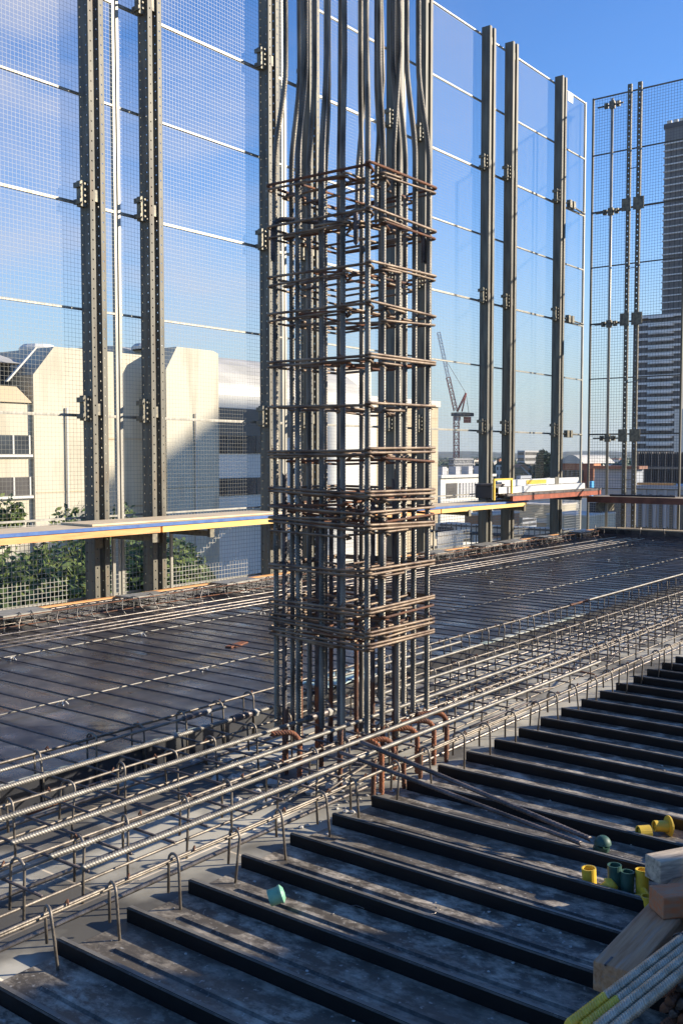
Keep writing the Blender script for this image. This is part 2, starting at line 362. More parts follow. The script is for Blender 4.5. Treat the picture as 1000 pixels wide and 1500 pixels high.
# ------------------------------------------------------------------ slab bars
def bar_ob(name, p, q, r, m, label, cat='steel bar', group=None, ribbed=False, n=6, pitch=.016, sag=0):
    mb = MB(); p = Vector(p); q = Vector(q)
    if ribbed: mb.rebar([(0, 0, 0), q - p], r, pitch, n)
    else: mb.tube([(0, 0, 0), (q - p) * .33 + Vector((0, jit(.006), jit(.003) - sag)), (q - p) * .66 + Vector((0, jit(.006), jit(.003) - sag)), q - p], r, n)
    o = mb.build(name, m, smooth=True, loc=p); return tag(o, label, cat, group)
protos = []
for k in range(4):
    mb = MB(); pts = [(jit(.008) , -i * .85, jit(.003)) for i in range(7)]
    mb.tube(pts, .0058, 6); protos.append(mb)
meshes = []
for k, mb in enumerate(protos):
    o = mb.build('slab_bar', M['steel_dk'], smooth=True, loc=(1.4 + k * .205, 7.95, .176))
    tag(o, 'thin dark bar running across the black slab formwork', 'steel bar', 'thin dark bars across the slab'); meshes.append(o)
x = 1.4 + 4 * .205; i = 4
while x < 18.2:
    o = meshes[i % 4].copy(); C.objects.link(o); o.location = (x + jit(.02), 7.95 + jit(.05), .176); x += .205 if x < 7 else .19; i += 1
for (yy, x0, x1, lb) in ((6.55, 2.0, 9.0, 'straight pale bar nearest the fence on the black slab'), (6.5, 9.4, 17.5, 'far pale cross bar near the fence end of the slab'),
                         (5.12, 1.5, 8.4, 'pale cross bar across the middle of the black slab'), (5.07, 8.0, 16.8, 'pale cross bar on the far middle of the slab')):
    bar_ob('cross_bar', (x0, yy, .162), (x1, yy - .04, .162), .006, M['steel_x'], lb)
for j, yy in enumerate((7.22, 6.97, 6.83, 6.70)):
    bar_ob('edge_bar', (1.0, yy + .02, .196 + .004 * j), (17.4, yy - .10 + jit(.02), .192), .0075, M['steel'],
           ['long edge bar closest to the fence upstand', 'second long bar in from the fence upstand', 'third long bar in from the fence upstand', 'innermost of the four long bars beside the fence'][j], sag=-.004)

# bar chairs
def chair():
    t = thing('bar_chair', 'small white plastic bar chair under a cross bar', 'bar chair', (0, 0, 0), 0, 'plastic bar chairs under the slab bars')
    mb = MB()
    for sx in (-1, 1):
        for sy in (-1, 1): mb.tube([(sx * .025, sy * .025, 0), (sx * .01, sy * .008, .028)], .004, 5)
    mb.build('leg_frame', M['white_pl'], t)
    MB().box((-.02, -.008, .024), (.02, .008, .030)).build('saddle', M['white_pl'], t)
    return t
ch0 = chair(); sp = [(3.8, 5.12), (5.02, 5.11), (5.67, 6.53), (4.4, 6.54), (7.2, 6.53), (6.3, 5.1), (8.2, 6.5), (7.9, 5.1), (9.5, 6.5), (10.4, 5.05), (11.5, 6.5), (12.6, 5.05), (13.5, 6.5), (15, 5.03), (10.6, 5.9), (12.2, 5.9), (13.9, 5.8), (9.4, 5.6), (14.8, 6.9), (12.9, 7.1)]
for i, (x, y) in enumerate(sp):
    o = ch0 if i == 0 else dup(ch0)
    o.location = (x, y, .1305); o.rotation_euler = (0, 0, jit(.6))
tag(MB().prism([(0, 0, 0), (.26, .05, 0), (.27, .0, 0), (.13, -.05, 0), (.02, -.05, 0)], (0, 0, .012)).build('offcut', M['rust_or'], loc=(5.75, 5.62, .131)), 'small orange offcut lying flat on the black slab', 'offcut')

# ------------------------------------------------------------------ beam cages (rows of hooks over long thin bars)
def hook_mesh(h, leg2, wid, lean):
    """J-shaped hook over the bar, in the local YZ plane: long near leg, short far leg"""
    mb = MB(); p = [(lean, -wid, 0.0), (lean * .4, -wid, h * .55)]
    for a in range(0, 181, 30):
        t = math.radians(a); p.append((0, -wid * math.cos(t), h - wid * .9 + wid * .95 * math.sin(t)))
    p += [(lean * .2, wid, h - leg2)]
    mb.tube(p, .0055, 6); return mb
def cage(y, h, x0, x1, lab, pitch, wid=.034, leg2=.14, bars=((0, 0),), dy=0.):
    t = thing('beam_cage', lab, 'beam cage', (0, y, 0))
    pr = []
    for k in range(4):
        pr.append(hook_mesh(h + jit(.008), leg2 * R.uniform(.75, 1.1), wid * R.uniform(.85, 1.15), jit(.02)).build('hook', M['stirrup'], t, smooth=True))
    x = x0; i = 0
    while x < x1 and i < 98:
        o = pr[i] if i < 4 else pr[R.randrange(4)].copy()
        if i >= 4: C.objects.link(o); o.parent = t
        o.location = (x + jit(.02), dy * (x - x0) + jit(.006), .004 + jit(.004)); o.rotation_euler = (jit(.05), jit(.07), jit(.45)); x += pitch * R.uniform(.84, 1.16); i += 1
    for (oy, oz) in bars:
        mb = MB(); m = 24
        mb.tube([(x0 - .3 + (x1 - x0 + .4) * q / m, oy + dy * (x1 - x0) * q / m + jit(.004), h - .012 + oz + jit(.003)) for q in range(m + 1)], .0058, 6)
        mb.build('long_bar', M['stirrup'], t, smooth=True)
    # wire knots
    kn = MB().tube([(-.006, -.01, .0), (.004, 0, .012), (.006, .012, -.004)], .004, 5).build('tie_wire', M['rust'], t)
    for q in range(int((x1 - x0) / pitch)):
        o = kn if q == 0 else kn.copy()
        if q: C.objects.link(o); o.parent = t
        o.location = (x0 + q * pitch + jit(.03), 0, h - .008); o.rotation_euler = (0, 0, jit(1))
    return t
cage(2.70, .20, 1.42, 17.6, 'front row of hooked stirrups along the ends of the decking ribs', .285, bars=((0, 0), (.012, -.013)), leg2=.15)
cage(3.04, .25, .8, 17.6, 'second row of hooked stirrups back from the decking ribs', .30, bars=((0, 0), (-.03, -.16), (.03, -.05)), leg2=.18)
cage(3.57, .25, .8, 17.6, 'third row of stirrups, just in front of the slab step row', .30, bars=((0, 0), (.02, -.15), (.05, -.07)), leg2=.18)
cage(4.06, .26, .8, 17.6, 'rear row of stirrups standing along the black slab edge', .30, bars=((0, 0), (.02, -.012)), leg2=.2)
cage(3.30, .17, 5.0, 17.6, 'low middle row of stirrups right of the column', .33, bars=((0, 0), (-.1, -.02)), leg2=.12)
for j in range(14):
    x = R.uniform(1.2, 7.5); y = R.uniform(2.85, 3.95); an = jit(.35) + (0 if j % 3 else PI / 2); Lb = R.uniform(.5, 1.3) if j % 3 else R.uniform(.3, .8); z = R.uniform(.03, .2)
    bar_ob('cut_bar', (x, y, z), (x + Lb * math.cos(an), y + Lb * math.sin(an) * (1 if y < 3.4 else -1), z + jit(.03)), R.uniform(.0045, .0075), M[R.choice(('stirrup', 'steel', 'steel_dk', 'rust'))], 'thin loose bar threaded between the hooks of the beam cages', group='thin loose bars lying among the beam cages')
# bottom bars lying on the beam floor
for j, (yy, x0, x1) in enumerate(((2.86, .5, 17), (3.2, .5, 16.5), (3.42, .7, 17), (3.8, .4, 17))):
    bar_ob('bottom_bar', (x0, yy, .045), (x1, yy + jit(.04), .045), .009, M['steel'], ['lowest bar on the beam floor nearest the decking', 'bottom bar along the beam floor under the second row of hooks', 'bottom bar behind the middle of the beam floor', 'bottom bar on the beam floor beside the slab step'][j])
# thick ribbed top bars through the column
TB = [(3.86, .3, 3.95, 'thin ribbed top bar nearest the slab step, left of the column', .009, 1),
      (3.65, .3, 4.1, 'thick smooth-looking top bar left of the column, second from the slab step', .0125, 0),
      (3.34, .3, 4.35, 'thick ribbed top bar left of the column ending in a black coupler', .0125, 0)]
for (yy, x0, x1, lb, r, rb) in TB:
    r *= .92
    bar_ob('top_bar', (x0, yy, .283), (x1, yy, .283), r, M['steel_x'], lb, ribbed=True, n=8, pitch=.0125)
    c = thing('coupler', {3.86: 'black bar coupler on the top bar nearest the slab step', 3.65: 'black bar coupler left of the column on the second top bar', 3.34: 'black bar coupler right at the left foot of the column'}[yy], 'coupler', (x1 - .32, yy, .283))
    MB().lathe([(0, 0), (r * 1.7, 0), (r * 1.7, .16), (0, .16)], n=12, ax=(1, 0, 0)).build('sleeve', M['steel_dk'], c)
    MB().lathe([(0, 0), (r * 2.0, 0), (r * 2.0, .03), (0, .03)], (.17, 0, 0), n=6, ax=(1, 0, 0)).build('nut', M['rubble'], c)
for (yy, x0, x1, lb) in ((3.10, 2.07, 6.40, 'long ribbed top bar passing right through the column, nearest the slab'),
                         (2.885, 2.08, 6.37, 'long ribbed top bar in front of the column, second from the decking'),
                         (2.72, 2.09, 6.38, 'long ribbed top bar nearest the decking ribs')):
    bar_ob('top_bar', (x0, yy, .283), (x1, yy - .01, .283), .0105, M['steel_x'], lb, ribbed=True, n=8, pitch=.0125)
for (yy, x0, x1, z, lb) in ((3.84, 4.8, 6.44, .28, 'short top bar right of the column beside the slab step'), (3.66, 4.9, 6.45, .28, 'short top bar right of the column, second from the slab step'), (3.36, 4.7, 6.43, .28, 'top bar leaving the column on its right, third from the slab step'),
                           (3.95, 8.6, 14.0, .29, 'brown bar lying on the rear stirrups at far right'), (3.90, 8.9, 15.0, .31, 'pale bar lying on the rear stirrups at far right')):
    bar_ob('top_bar', (x0, yy, z), (x1, yy, z), .0098, M['steel_x'] if 'brown' not in lb else M['rust'], lb, ribbed=True, n=8, pitch=.0125)
# two loose dark bars leaning from the column foot onto the decking
bar_ob('loose_bar', (3.62, 2.80, .30), (3.83, 1.70, .068), .010, M['steel_dk'], 'dark loose bar sloping down onto the decking, nearer the camera', ribbed=True, n=8)
bar_ob('loose_bar', (3.73, 2.76, .33), (3.90, 1.69, .068), .011, M['steel_dk'], 'dark loose bar sloping down onto the decking, the upper of two', ribbed=True, n=8)

# ------------------------------------------------------------------ column cage
CX, CY, WX, WY = 4.03, 2.94, .60, .655
col = thing('column_cage', 'tall steel reinforcement cage of a column standing in the beam', 'reinforcement cage', (CX, CY, 0))
pos = []
for i in range(5): pos += [(i / 4, 0), (i / 4, 1)]
for i in range(1, 4): pos += [(0, i / 4), (1, i / 4)]
for (a, b) in pos:
    x = .022 + a * (WX - .044) + (0 if a in (0, 1) else jit(.012)); y = .022 + b * (WY - .044) + (0 if b in (0, 1) else jit(.012))
    cx = (.5 - a) * .085 ; cy = (.5 - b) * .085
    z0 = R.uniform(.06, .3); zk = R.uniform(3.12, 3.3)
    r = .0135 if (a in (0, 1) or b in (0, 1)) else .012
    mb = MB(); mb.rebar([(x, y, z0), *[(x + cx * (3 * q * q - 2 * q ** 3), y + cy * (3 * q * q - 2 * q ** 3), zk + .55 * q) for q in (0, .12, .25, .4, .6, .75, .88, 1)], (x + cx + jit(.01), y + cy + jit(.01), 5.3)], r, .0145, 8, .17)
    mb.build('vertical_bar', M['steel_col'], col, smooth=True)
    # starter bar lapped beside it, rusty towards the bottom
    sx = x + (.5 - a) * .06 + (.03 if abs(a - .5) < .3 else 0); sy = y + (.5 - b) * .06 + (.03 if abs(b - .5) < .3 else 0)
    top = R.uniform(1.25, 1.62)
    zr = R.uniform(.25, .9)
    if R.random() < .34: continue
    s1 = MB().rebar([(sx, sy, zr), (sx + jit(.008), sy + jit(.008), top)], .0125, .0145, 8, .17).build('starter_bar', M['steel_dk'], col, smooth=True)
    s2 = MB().rebar([(sx, sy, 0), (sx, sy, zr)], .0126, .0145, 8, .17).build('rusty_foot', M['rust'] if R.random() < .7 else M['rust_or'], s1, smooth=True)
    # short laps above the crank belonging to the next lift
    if R.random() < .4:
        ux = x + jit(.004) + (.5 - a) * .03; uy = y + jit(.004) + (.5 - b) * .03
        MB().rebar([(x + .028 * (1 if a < .5 else -1), y + .012, 2.95 + jit(.1)), (x + .028 * (1 if a < .5 else -1), y + .012, 3.25), (ux + .012, uy - .012, 3.75), (ux + jit(.02), uy + jit(.02), 5.3)], .012, .0145, 8, .17).build('lap_bar', M['steel_col'], col, smooth=True)
def rect_tie(x0, y0, x1, y1, z, r, tilt=(0, 0), rust=False, name='tie'):
    mb = MB(); rad = .025; P4 = [(x0, y0), (x1, y0), (x1, y1), (x0, y1)]
    def zz(x, y): return z + tilt[0] * (x - WX / 2) + tilt[1] * (y - WY / 2)
    pts = []
    for i, (cx, cy) in enumerate(P4):
        a0 = [PI, 1.5 * PI, 0, .5 * PI][i]
        ox = cx + (rad if i in (0, 3) else -rad); oy = cy + (rad if i in (0, 1) else -rad)
        for s_ in range(4):
            a = a0 + s_ * PI / 6; px = ox + rad * math.cos(a); py = oy + rad * math.sin(a)
            pts.append((px, py, zz(px, py)))
    pts.append((pts[0][0], pts[0][1] , pts[0][2] - r * 1.5)); k = pts[1]; pts.append((k[0] + .02, k[1], k[2] - r * 1.6))
    # closing hook turned into the core
    hx = x0 + rad + .02; 
    pts.append((hx + .03, y0 + .03, pts[-1][2] - .01)); pts.append((hx + .05, y0 + .07, pts[-1][2] - .01))
    mb.tube(pts, r, 7)
    return mb.build(name, M['rust'] if rust else M['tie'], col, smooth=True)
levels = [3.11, 2.886, 2.635, 2.43, 2.18, 1.943, 1.71, 1.50, 1.402, 1.331, 1.099, .907, .797, .731]
e = .012
for i, z in enumerate(levels):
    rust = i < 1
    tl = (jit(.03), jit(.03))
    rect_tie(-e, -e, WX + e, WY + e, z, .0075, tl, rust)
    dz = .05 if i < 2 else .03
    f1 = R.choice((.18, .24, .3)); f2 = f1 + R.choice((.3, .36, .45))
    rect_tie(WX * f1, -e * .6, WX * f2, WY + e * .6, z - R.uniform(.012, dz), .0065, (jit(.05), jit(.05)), R.random() < .2)
    f1 = R.choice((.18, .24, .3)); f2 = f1 + R.choice((.3, .36, .45))
    rect_tie(-e * .6, WY * f1, WX + e * .6, WY * f2, z - R.uniform(.012, dz), .0065, (jit(.05), jit(.05)), R.random() < .3)
    if i in (0, 1, 2, 3, 6, 7, 8, 9, 11, 12):
        rect_tie(WX * .22, -e * .6, WX + e, WY + e * .6, z - R.uniform(.02, dz + .035), .0065, (jit(.05), jit(.05)), R.random() < .2)
        rect_tie(-e * .6, WY * .2, WX + e * .6, WY + e, z - R.uniform(.02, dz + .035), .0065, (jit(.05), jit(.06)), R.random() < .2)
    # double outer tie
    if i in (4, 6, 7, 9, 10, 11, 12, 13): rect_tie(-e, -e, WX + e, WY + e, z - .018, .0075, (tl[0] + jit(.012), tl[1] + jit(.012)))
# crossed lifting bars with turned-down ends near the top
def ubar(p, q, z, dz, dr):
    p = Vector((*p, z)); q = Vector((*q, z + dz)); d = (q - p).normalized(); pts = [p - Vector((0, 0, dr))]
    for a in range(0, 91, 18):
        t = math.radians(a); pts.append(p + d * (.06 * (1 - math.cos(t))) + Vector((0, 0, -.06 + .06 * math.sin(t))))
    for a in range(90, -1, -18):
        t = math.radians(a); pts.append(q - d * (.06 * (1 - math.cos(t))) + Vector((0, 0, -.06 + .06 * math.sin(t))))
    pts.append(q - Vector((0, 0, dr * .8)))
    return MB().rebar(pts, .013, .0145, 8, .17).build('lifting_bar', M['steel_dk'], col, smooth=True)
ubar((.01, WY - .02), (WX - .03, .05), 2.935, -.04, .22); ubar((.03, .10), (WX - .05, WY - .05), 2.90, .13, .16)
# wire knots on the cage
kn = MB().tube([(-.01, .0, .012), (0, -.006, 0), (.012, 0, -.012)], .003, 4).build('tie_wire', M['rust'], col); nk = 0
for z in levels:
    for (a, b) in pos:
        if (b == 0 or a == 0) and nk < 96 and R.random() < .78:
            o = kn if nk == 0 else kn.copy()
            if nk: C.objects.link(o); o.parent = col
            nk += 1
            o.location = Vector((.022 + a * (WX - .044), .022 + b * (WY - .044), z + jit(.01))) + Vector((-.02 if a == 0 else 0, -.02 if b == 0 else 0, 0))
            o.rotation_euler = (0, 0, jit(2))
# orange hooked dowels on the right of the foot
def dowel(x, y, h, out, lab, dirn=(-.75, .5)):
    d = Vector((*dirn, 0)).normalized(); pts = [(x, y, 0), (x, y, h - .07)]
    for a in range(15, 91, 15):
        t = math.radians(a); pts.append(Vector((x, y, h - .07)) + d * (.07 * (1 - math.cos(t))) + Vector((0, 0, .07 * math.sin(t))))
    pts.append(Vector(pts[-1]) + d * out)
    o = MB().rebar(pts, .013, .016, 8, .14).build('hooked_dowel', M['rust_or'], smooth=True); return tag(o, lab, 'dowel')
dowel(4.72, 2.90, .25, .12, 'rusty orange hooked dowel furthest right of the column foot'); dowel(4.54, 2.87, .25, .12, 'rusty orange hooked dowel second from the right at the column foot')
dowel(4.36, 2.86, .25, .1, 'rusty orange hooked dowel third from the right at the column foot'); dowel(4.20, 2.90, .22, .06, 'rusty orange hooked dowel nearest the front corner bar of the column')
dowel(3.98, 2.82, .26, .05, 'straight-standing orange dowel in front of the column corner', (-.2, 1)); dowel(3.86, 3.25, .27, .08, 'orange dowel left of the column foot behind the top bars')
for j, (x, y, h) in enumerate(((4.62, 2.84, .2), (4.30, 2.80, .16), (4.12, 2.78, .16), (3.88, 2.80, .2), (3.90, 3.02, .3), (3.93, 3.4, .35))):
    bar_ob('dowel_stub', (x, y, 0), (x + jit(.01), y, h), .012, M['rust'], 'short brown dowel stub standing at the column foot', 'dowel', 'dowel stubs at the column foot', ribbed=True, n=8)
def rock(x, y, z, s, lab, grp=None):
    mb = MB(); n = 7; prof = [(0, 0), (s * .9, 0), (s, s * .3), (s * .6, s * .6), (0, s * .66)]
    mb.lathe(prof, n=n); mb.v = [(a * (1 + jit(.25)), b * (1 + jit(.25)), c * (1 + jit(.2))) for a, b, c in mb.v]
    o = mb.build('concrete_lump', M['rubble'], loc=(x, y, z)); o.rotation_euler = (0, 0, R.uniform(0, 6)); return tag(o, lab, 'concrete lump', grp)
for i in range(46): rock(R.gauss(3.9, .22), R.gauss(3.35, .25), .002, R.uniform(.012, .045), 'pale crumb of concrete on the beam floor by the column', 'concrete crumbs round the column foot')
for i in range(30): rock(R.gauss(3.75, .25), R.gauss(2.9, .1), .002, R.uniform(.006, .016), 'pale crumb of concrete on the beam floor by the column', 'concrete crumbs round the column foot')
rg = MB(); g = 8
for i in range(g + 1):
    for j in range(g + 1): rg.v.append((i / g * .55, j / g * .26, .012 + .03 * math.sin(i * 1.3 + j) * math.sin(j * .9) + jit(.006)))
for i in range(g):
    for j in range(g): a = i * (g + 1) + j; rg.f.append((a, a + g + 1, a + g + 2, a + 1))
tag(rg.build('plastic_sheet', mat('pale_green_sheet', (.55, .68, .60), .5), smooth=True, loc=(5.0, 3.98, .16), solid=.003), 'crumpled pale sheet lying behind the column foot', 'plastic sheet')

# ------------------------------------------------------------------ small things on the decking
def mushroom(name, m, lab, loc, ax, rot=0, r=.028, Ln=.075, fr=.042, dome=.012, z=0):
    t = thing(name, lab, 'bar cap', loc)
    a = Vector(ax).normalized()
    MB().lathe([(r * .8, .002), (r, 0), (r * 1.03, Ln), (r * .85, Ln), (r * .8, .01), (0, .01)], n=20, ax=a).build('sleeve', m, t, smooth=False)
    if fr: MB().lathe([(0, Ln + .004 + dome), (fr * .6, Ln + .004 + dome * .8), (fr, Ln + .004), (fr, Ln - .003), (0, Ln - .003)], n=20, ax=a).build('cap_head', m, t)
    return t
zt = .012
mushroom('rebar_protector', M['green_lt'], 'mint green bar cap lying on the decking alone', atZ(394, 1316, .05), (.55, -.55, .25), Ln=.045, fr=.034, r=.030)
c = mushroom('rebar_protector', M['green_dk'], 'dark green domed bar cap lying apart near the loose bars', atZ(882, 1236, .045), (.2, .3, -.9), Ln=.03, fr=.034, r=.032)
MB().lathe([(0, .034)] + [(.036 * math.sin(math.radians(a)), .036 * math.cos(math.radians(a))) for a in range(10, 91, 16)], n=20).build('dome', M['green_dk'], c, smooth=True)
mushroom('rebar_protector', M['yellow'], 'yellow bar cap sleeve lying in front of a wide-headed cap', atZ(934, 1221, .045), (.6, -.6, 0), Ln=.052, fr=0, r=.033)
mushroom('rebar_protector', M['yellow'], 'pale yellow bar cap with wide round head, furthest back', atZ(957, 1210, .045), (.62, -.62, -.05), Ln=.068, fr=.046, r=.024)
mushroom('rebar_protector', M['yellow'], 'amber open bar cap standing left of the green tubes', atZ(863, 1297, .012), (-.05, .05, 1), Ln=.07, fr=0, r=.027)
mushroom('rebar_protector', M['yellow'], 'yellow bar cap tipped with its dome up between amber cap and green tubes', atZ(884, 1305, .02), (.35, -.5, .5), Ln=.03, fr=.034, r=.026, dome=.022)
mushroom('rebar_protector', M['green_dk'], 'taller dark green tube standing among the yellow caps', atZ(900, 1306, .01), (-.02, .03, 1), Ln=.105, fr=0, r=.026)
mushroom('rebar_protector', M['green_dk'], 'shorter dark green tube standing right of the taller one', atZ(917, 1310, .01), (.05, .0, 1), Ln=.088, fr=0, r=.026)
mushroom('rebar_protector', M['yellow'], 'yellow bar cap lying on its side with head to the right', atZ(912, 1318, .03), (.66, -.55, .0), Ln=.085, fr=.036, r=.015)
mushroom('rebar_protector', M['yellow'], 'tall yellow bar cap standing close to the timber end', atZ(940, 1312, .01), (.05, .05, 1), Ln=.10, fr=0, r=.024)
mushroom('rebar_protector', M['yellow'], 'bright yellow open cap lowest beside the stacked timbers', atZ(950, 1330, .02), (0, .1, 1), Ln=.045, fr=0, r=.026)

for i in range(90):
    x = R.uniform(2.0, 5.5); y = R.uniform(1.2, 2.7); rock(x, y, .006, R.uniform(.003, .008), 'tiny crumb of dried concrete on the decking', 'concrete crumbs on the decking')
for i in range(22):
    x = R.uniform(1.9, 6.0); y = R.uniform(1.3, 2.7) if i % 2 else R.uniform(2.8, 4.0); a = R.uniform(0, 6.3); q = R.uniform(.02, .05)
    o = MB().tube([(-q, 0, .001), (-.2 * q, .3 * q, .004), (.5 * q, .1 * q, .001), (q, -.4 * q, .003)], .0013, 4).build('wire_offcut', M['steel'], loc=(x, y, .007 if y > 2.76 else .008)); o.rotation_euler = (0, 0, a)
    tag(o, 'short bent offcut of tie wire dropped on the formwork', 'wire offcut', 'tie wire offcuts lying about')
def beam_t(name, m, lab, p, q, wd, hg, notch=0):
    p = Vector(p); q = Vector(q); d = q - p; Ln = d.length; rz = math.atan2(d.y, d.x)
    mb = MB(); mb.box((0, -wd / 2, 0), (Ln, wd / 2, hg))
    o = mb.build(name, m, loc=p, bevel=.004); o.rotation_euler = (0, 0, rz); return tag(o, lab, 'timber')
tb = beam_t('timber_beam', M['timber'], 'longest brown timber lying on the decking, its sawn end towards us', (2.80, 1.135, .058), (4.3, 1.17, .058), .125, .092)
MB().box((-.002, .02, .088), (.055, .026, .0935)).build('split_mark', M['steel_dk'], tb)
beam_t('timber_beam', M['timber_or'], 'short timber with orange stained top resting on the long one', (3.22, 1.16, .152), (3.62, .80, .152), .10, .075)
beam_t('timber_beam', M['timber_w'], 'limed pale timber above the yellow caps, furthest of three', (3.50, 1.275, .135), (3.95, 1.02, .135), .085, .085)
beam_t('timber_beam', M['timber'], 'brown packer timber under the limed timber', (3.58, 1.19, .058), (4.1, .90, .058), .09, .075)

# reinforcing bars in bottom right corner
p0 = Vector((2.30, 1.045, .235)); p1 = Vector((3.35, .925, .235))
for j in range(4):
    off = Vector((.012 * j, -.030 * j, -.004 * (j % 2)))
    t = thing('bright_bar', ['bright ribbed bar with yellow end, upper left of the four', 'bright ribbed bar with yellow end, second of the four', 'bright ribbed bar third of the four at the corner', 'bright ribbed bar lowest right of the four'][j], 'steel bar', p0 + off)
    d = p1 - p0
    MB().rebar([d * .17, d], .0135, .012, 10, .15).build('ribbed_shaft', M['bundle'], t, smooth=True)
    MB().rebar([(0, 0, 0), d * .17], .0137, .012, 10, .15).build('painted_end', M['yellow_paint'] if j < 2 else M['bundle'], t, smooth=True)
    t['yellow'] = 1 if j < 2 else 0
ends = []
for a in range(5):
    for b in range(5):
        if a + b < 7: ends.append((a, b))
for (a, b) in ends:
    x = 2.74 + jit(.03) + .02 * a; y = .955 - a * .030 - (b % 2) * .014; z = .062 + b * .026 + .0 * a
    MBo = MB().rebar([(0, 0, 0), (1.2, -.16, 0)], .0125, .015, 8, .16).build('rusty_bar', M['rust_or'] if R.random() < .25 else (M['rust'] if R.random() < .5 else M['steel_dk']), smooth=True, loc=(x, y, z))
    tag(MBo, 'rusty ribbed bar in the stack of cut bars at the corner', 'steel bar', 'rusty cut bars stacked in the corner')
tg = thing('tie_wire_loop', 'dark wire tied round the bright bars', 'wire', (2.93, .975, .235))
pts = [(.01 * math.sin(t * .5), -.045 + .072 * math.cos(t), -.004 + .024 * math.sin(t)) for t in [i * PI / 8 for i in range(17)]]
MB().tube(pts, .0025, 6).build('wire', M['steel_dk'], tg, smooth=True)

# ------------------------------------------------------------------ slab edge towards the fence
up = thing('edge_upstand', 'long black upstand with orange top along the fence side of slab', 'upstand', (0, 7.92, .13))
MB().box((-2, 0, .0), (18.4, .05, .112)).build('face_board', M['formply'], up)
MB().box((-2, -.004, .1125), (18.4, .058, .124)).build('top_strip', M['lvl'], up)
up = thing('edge_upstand', 'dark upstand with pale top along the far right slab edge', 'upstand', (18.35, 0, .0))
MB().box((0, -2, .0), (.05, 7.9, .26)).build('face_board', M['formply'], up)
MB().box((-.02, -2, .261), (.28, 7.9, .285)).build('top_strip', M['deckroof'], up)
ec = thing('edge_cage', 'light rusty edge cage between the long bars and the upstand', 'edge cage', (0, 7.62, .13))
for yy, zz_, m_ in ((0, .045, 'rust'), (0, .13, 'rust'), (.14, .05, 'steel'), (.14, .125, 'steel')):
    MB().tube([(1 + i * .7, yy + jit(.012), zz_ + jit(.006)) for i in range(25)], .0055, 6).build('long_bar', M[m_], ec, smooth=True)
pr = []
for i in range(85):
    if i < 4:
        k = jit(.05)
        o = MB().tube([(0, -.06, .0), (k * .3, 0, .05), (k, .0, .135), (k, .07, .15), (k * .5, .14, .125), (0, .14, .02)], .005, 6).build('link', M['steel_x' if i % 2 else 'steel'], ec, smooth=True); pr.append(o)
    else: o = pr[R.randrange(4)].copy(); C.objects.link(o); o.parent = ec
    o.location = (1.2 + i * .2 + jit(.05), jit(.01), 0); o.rotation_euler = (0, 0, jit(.4))
pl0 = None
for i, xx in enumerate((4.95, 6.42, 7.75, 9.2, 10.6, 12.0, 13.45, 14.25, 15.6, 17.0)):
    if pl0 is None:
        pl0 = thing('bracket_plate', '', 'bracket plate', (0, 0, 0))
        MB().box((0, .0, .0), (.52, .26, .010)).build('plate', M['galv'], pl0); MB().box((0, -.010, -.022), (.52, -.001, .010)).build('front_lip', M['galv'], pl0)
        for a in (.03, .5): MB().tube([(a, .02, 0), (a, .02, -.13)], .006, 6).build('leg', M['galv'], pl0)
        o = pl0
    else: o = dup(pl0)
    o.location = (xx + .12, 7.66, .262); o.rotation_euler = (jit(.03), jit(.03), jit(.05))
    o['label'] = ['grey plate on the slab edge at the far left of the picture', 'grey plate at the foot of the second perforated post', 'grey plate just left of the column cage on slab edge', 'plate on the slab edge behind the left of the column', 'plate on the slab edge behind the middle of the column', 'plate on the slab edge right behind the column',
                  'plate left of the fence post right of the column', 'plate below the pair of posts right of the column', 'plate between the post pair and the last post', 'furthest plate on the slab edge near the corner'][i]


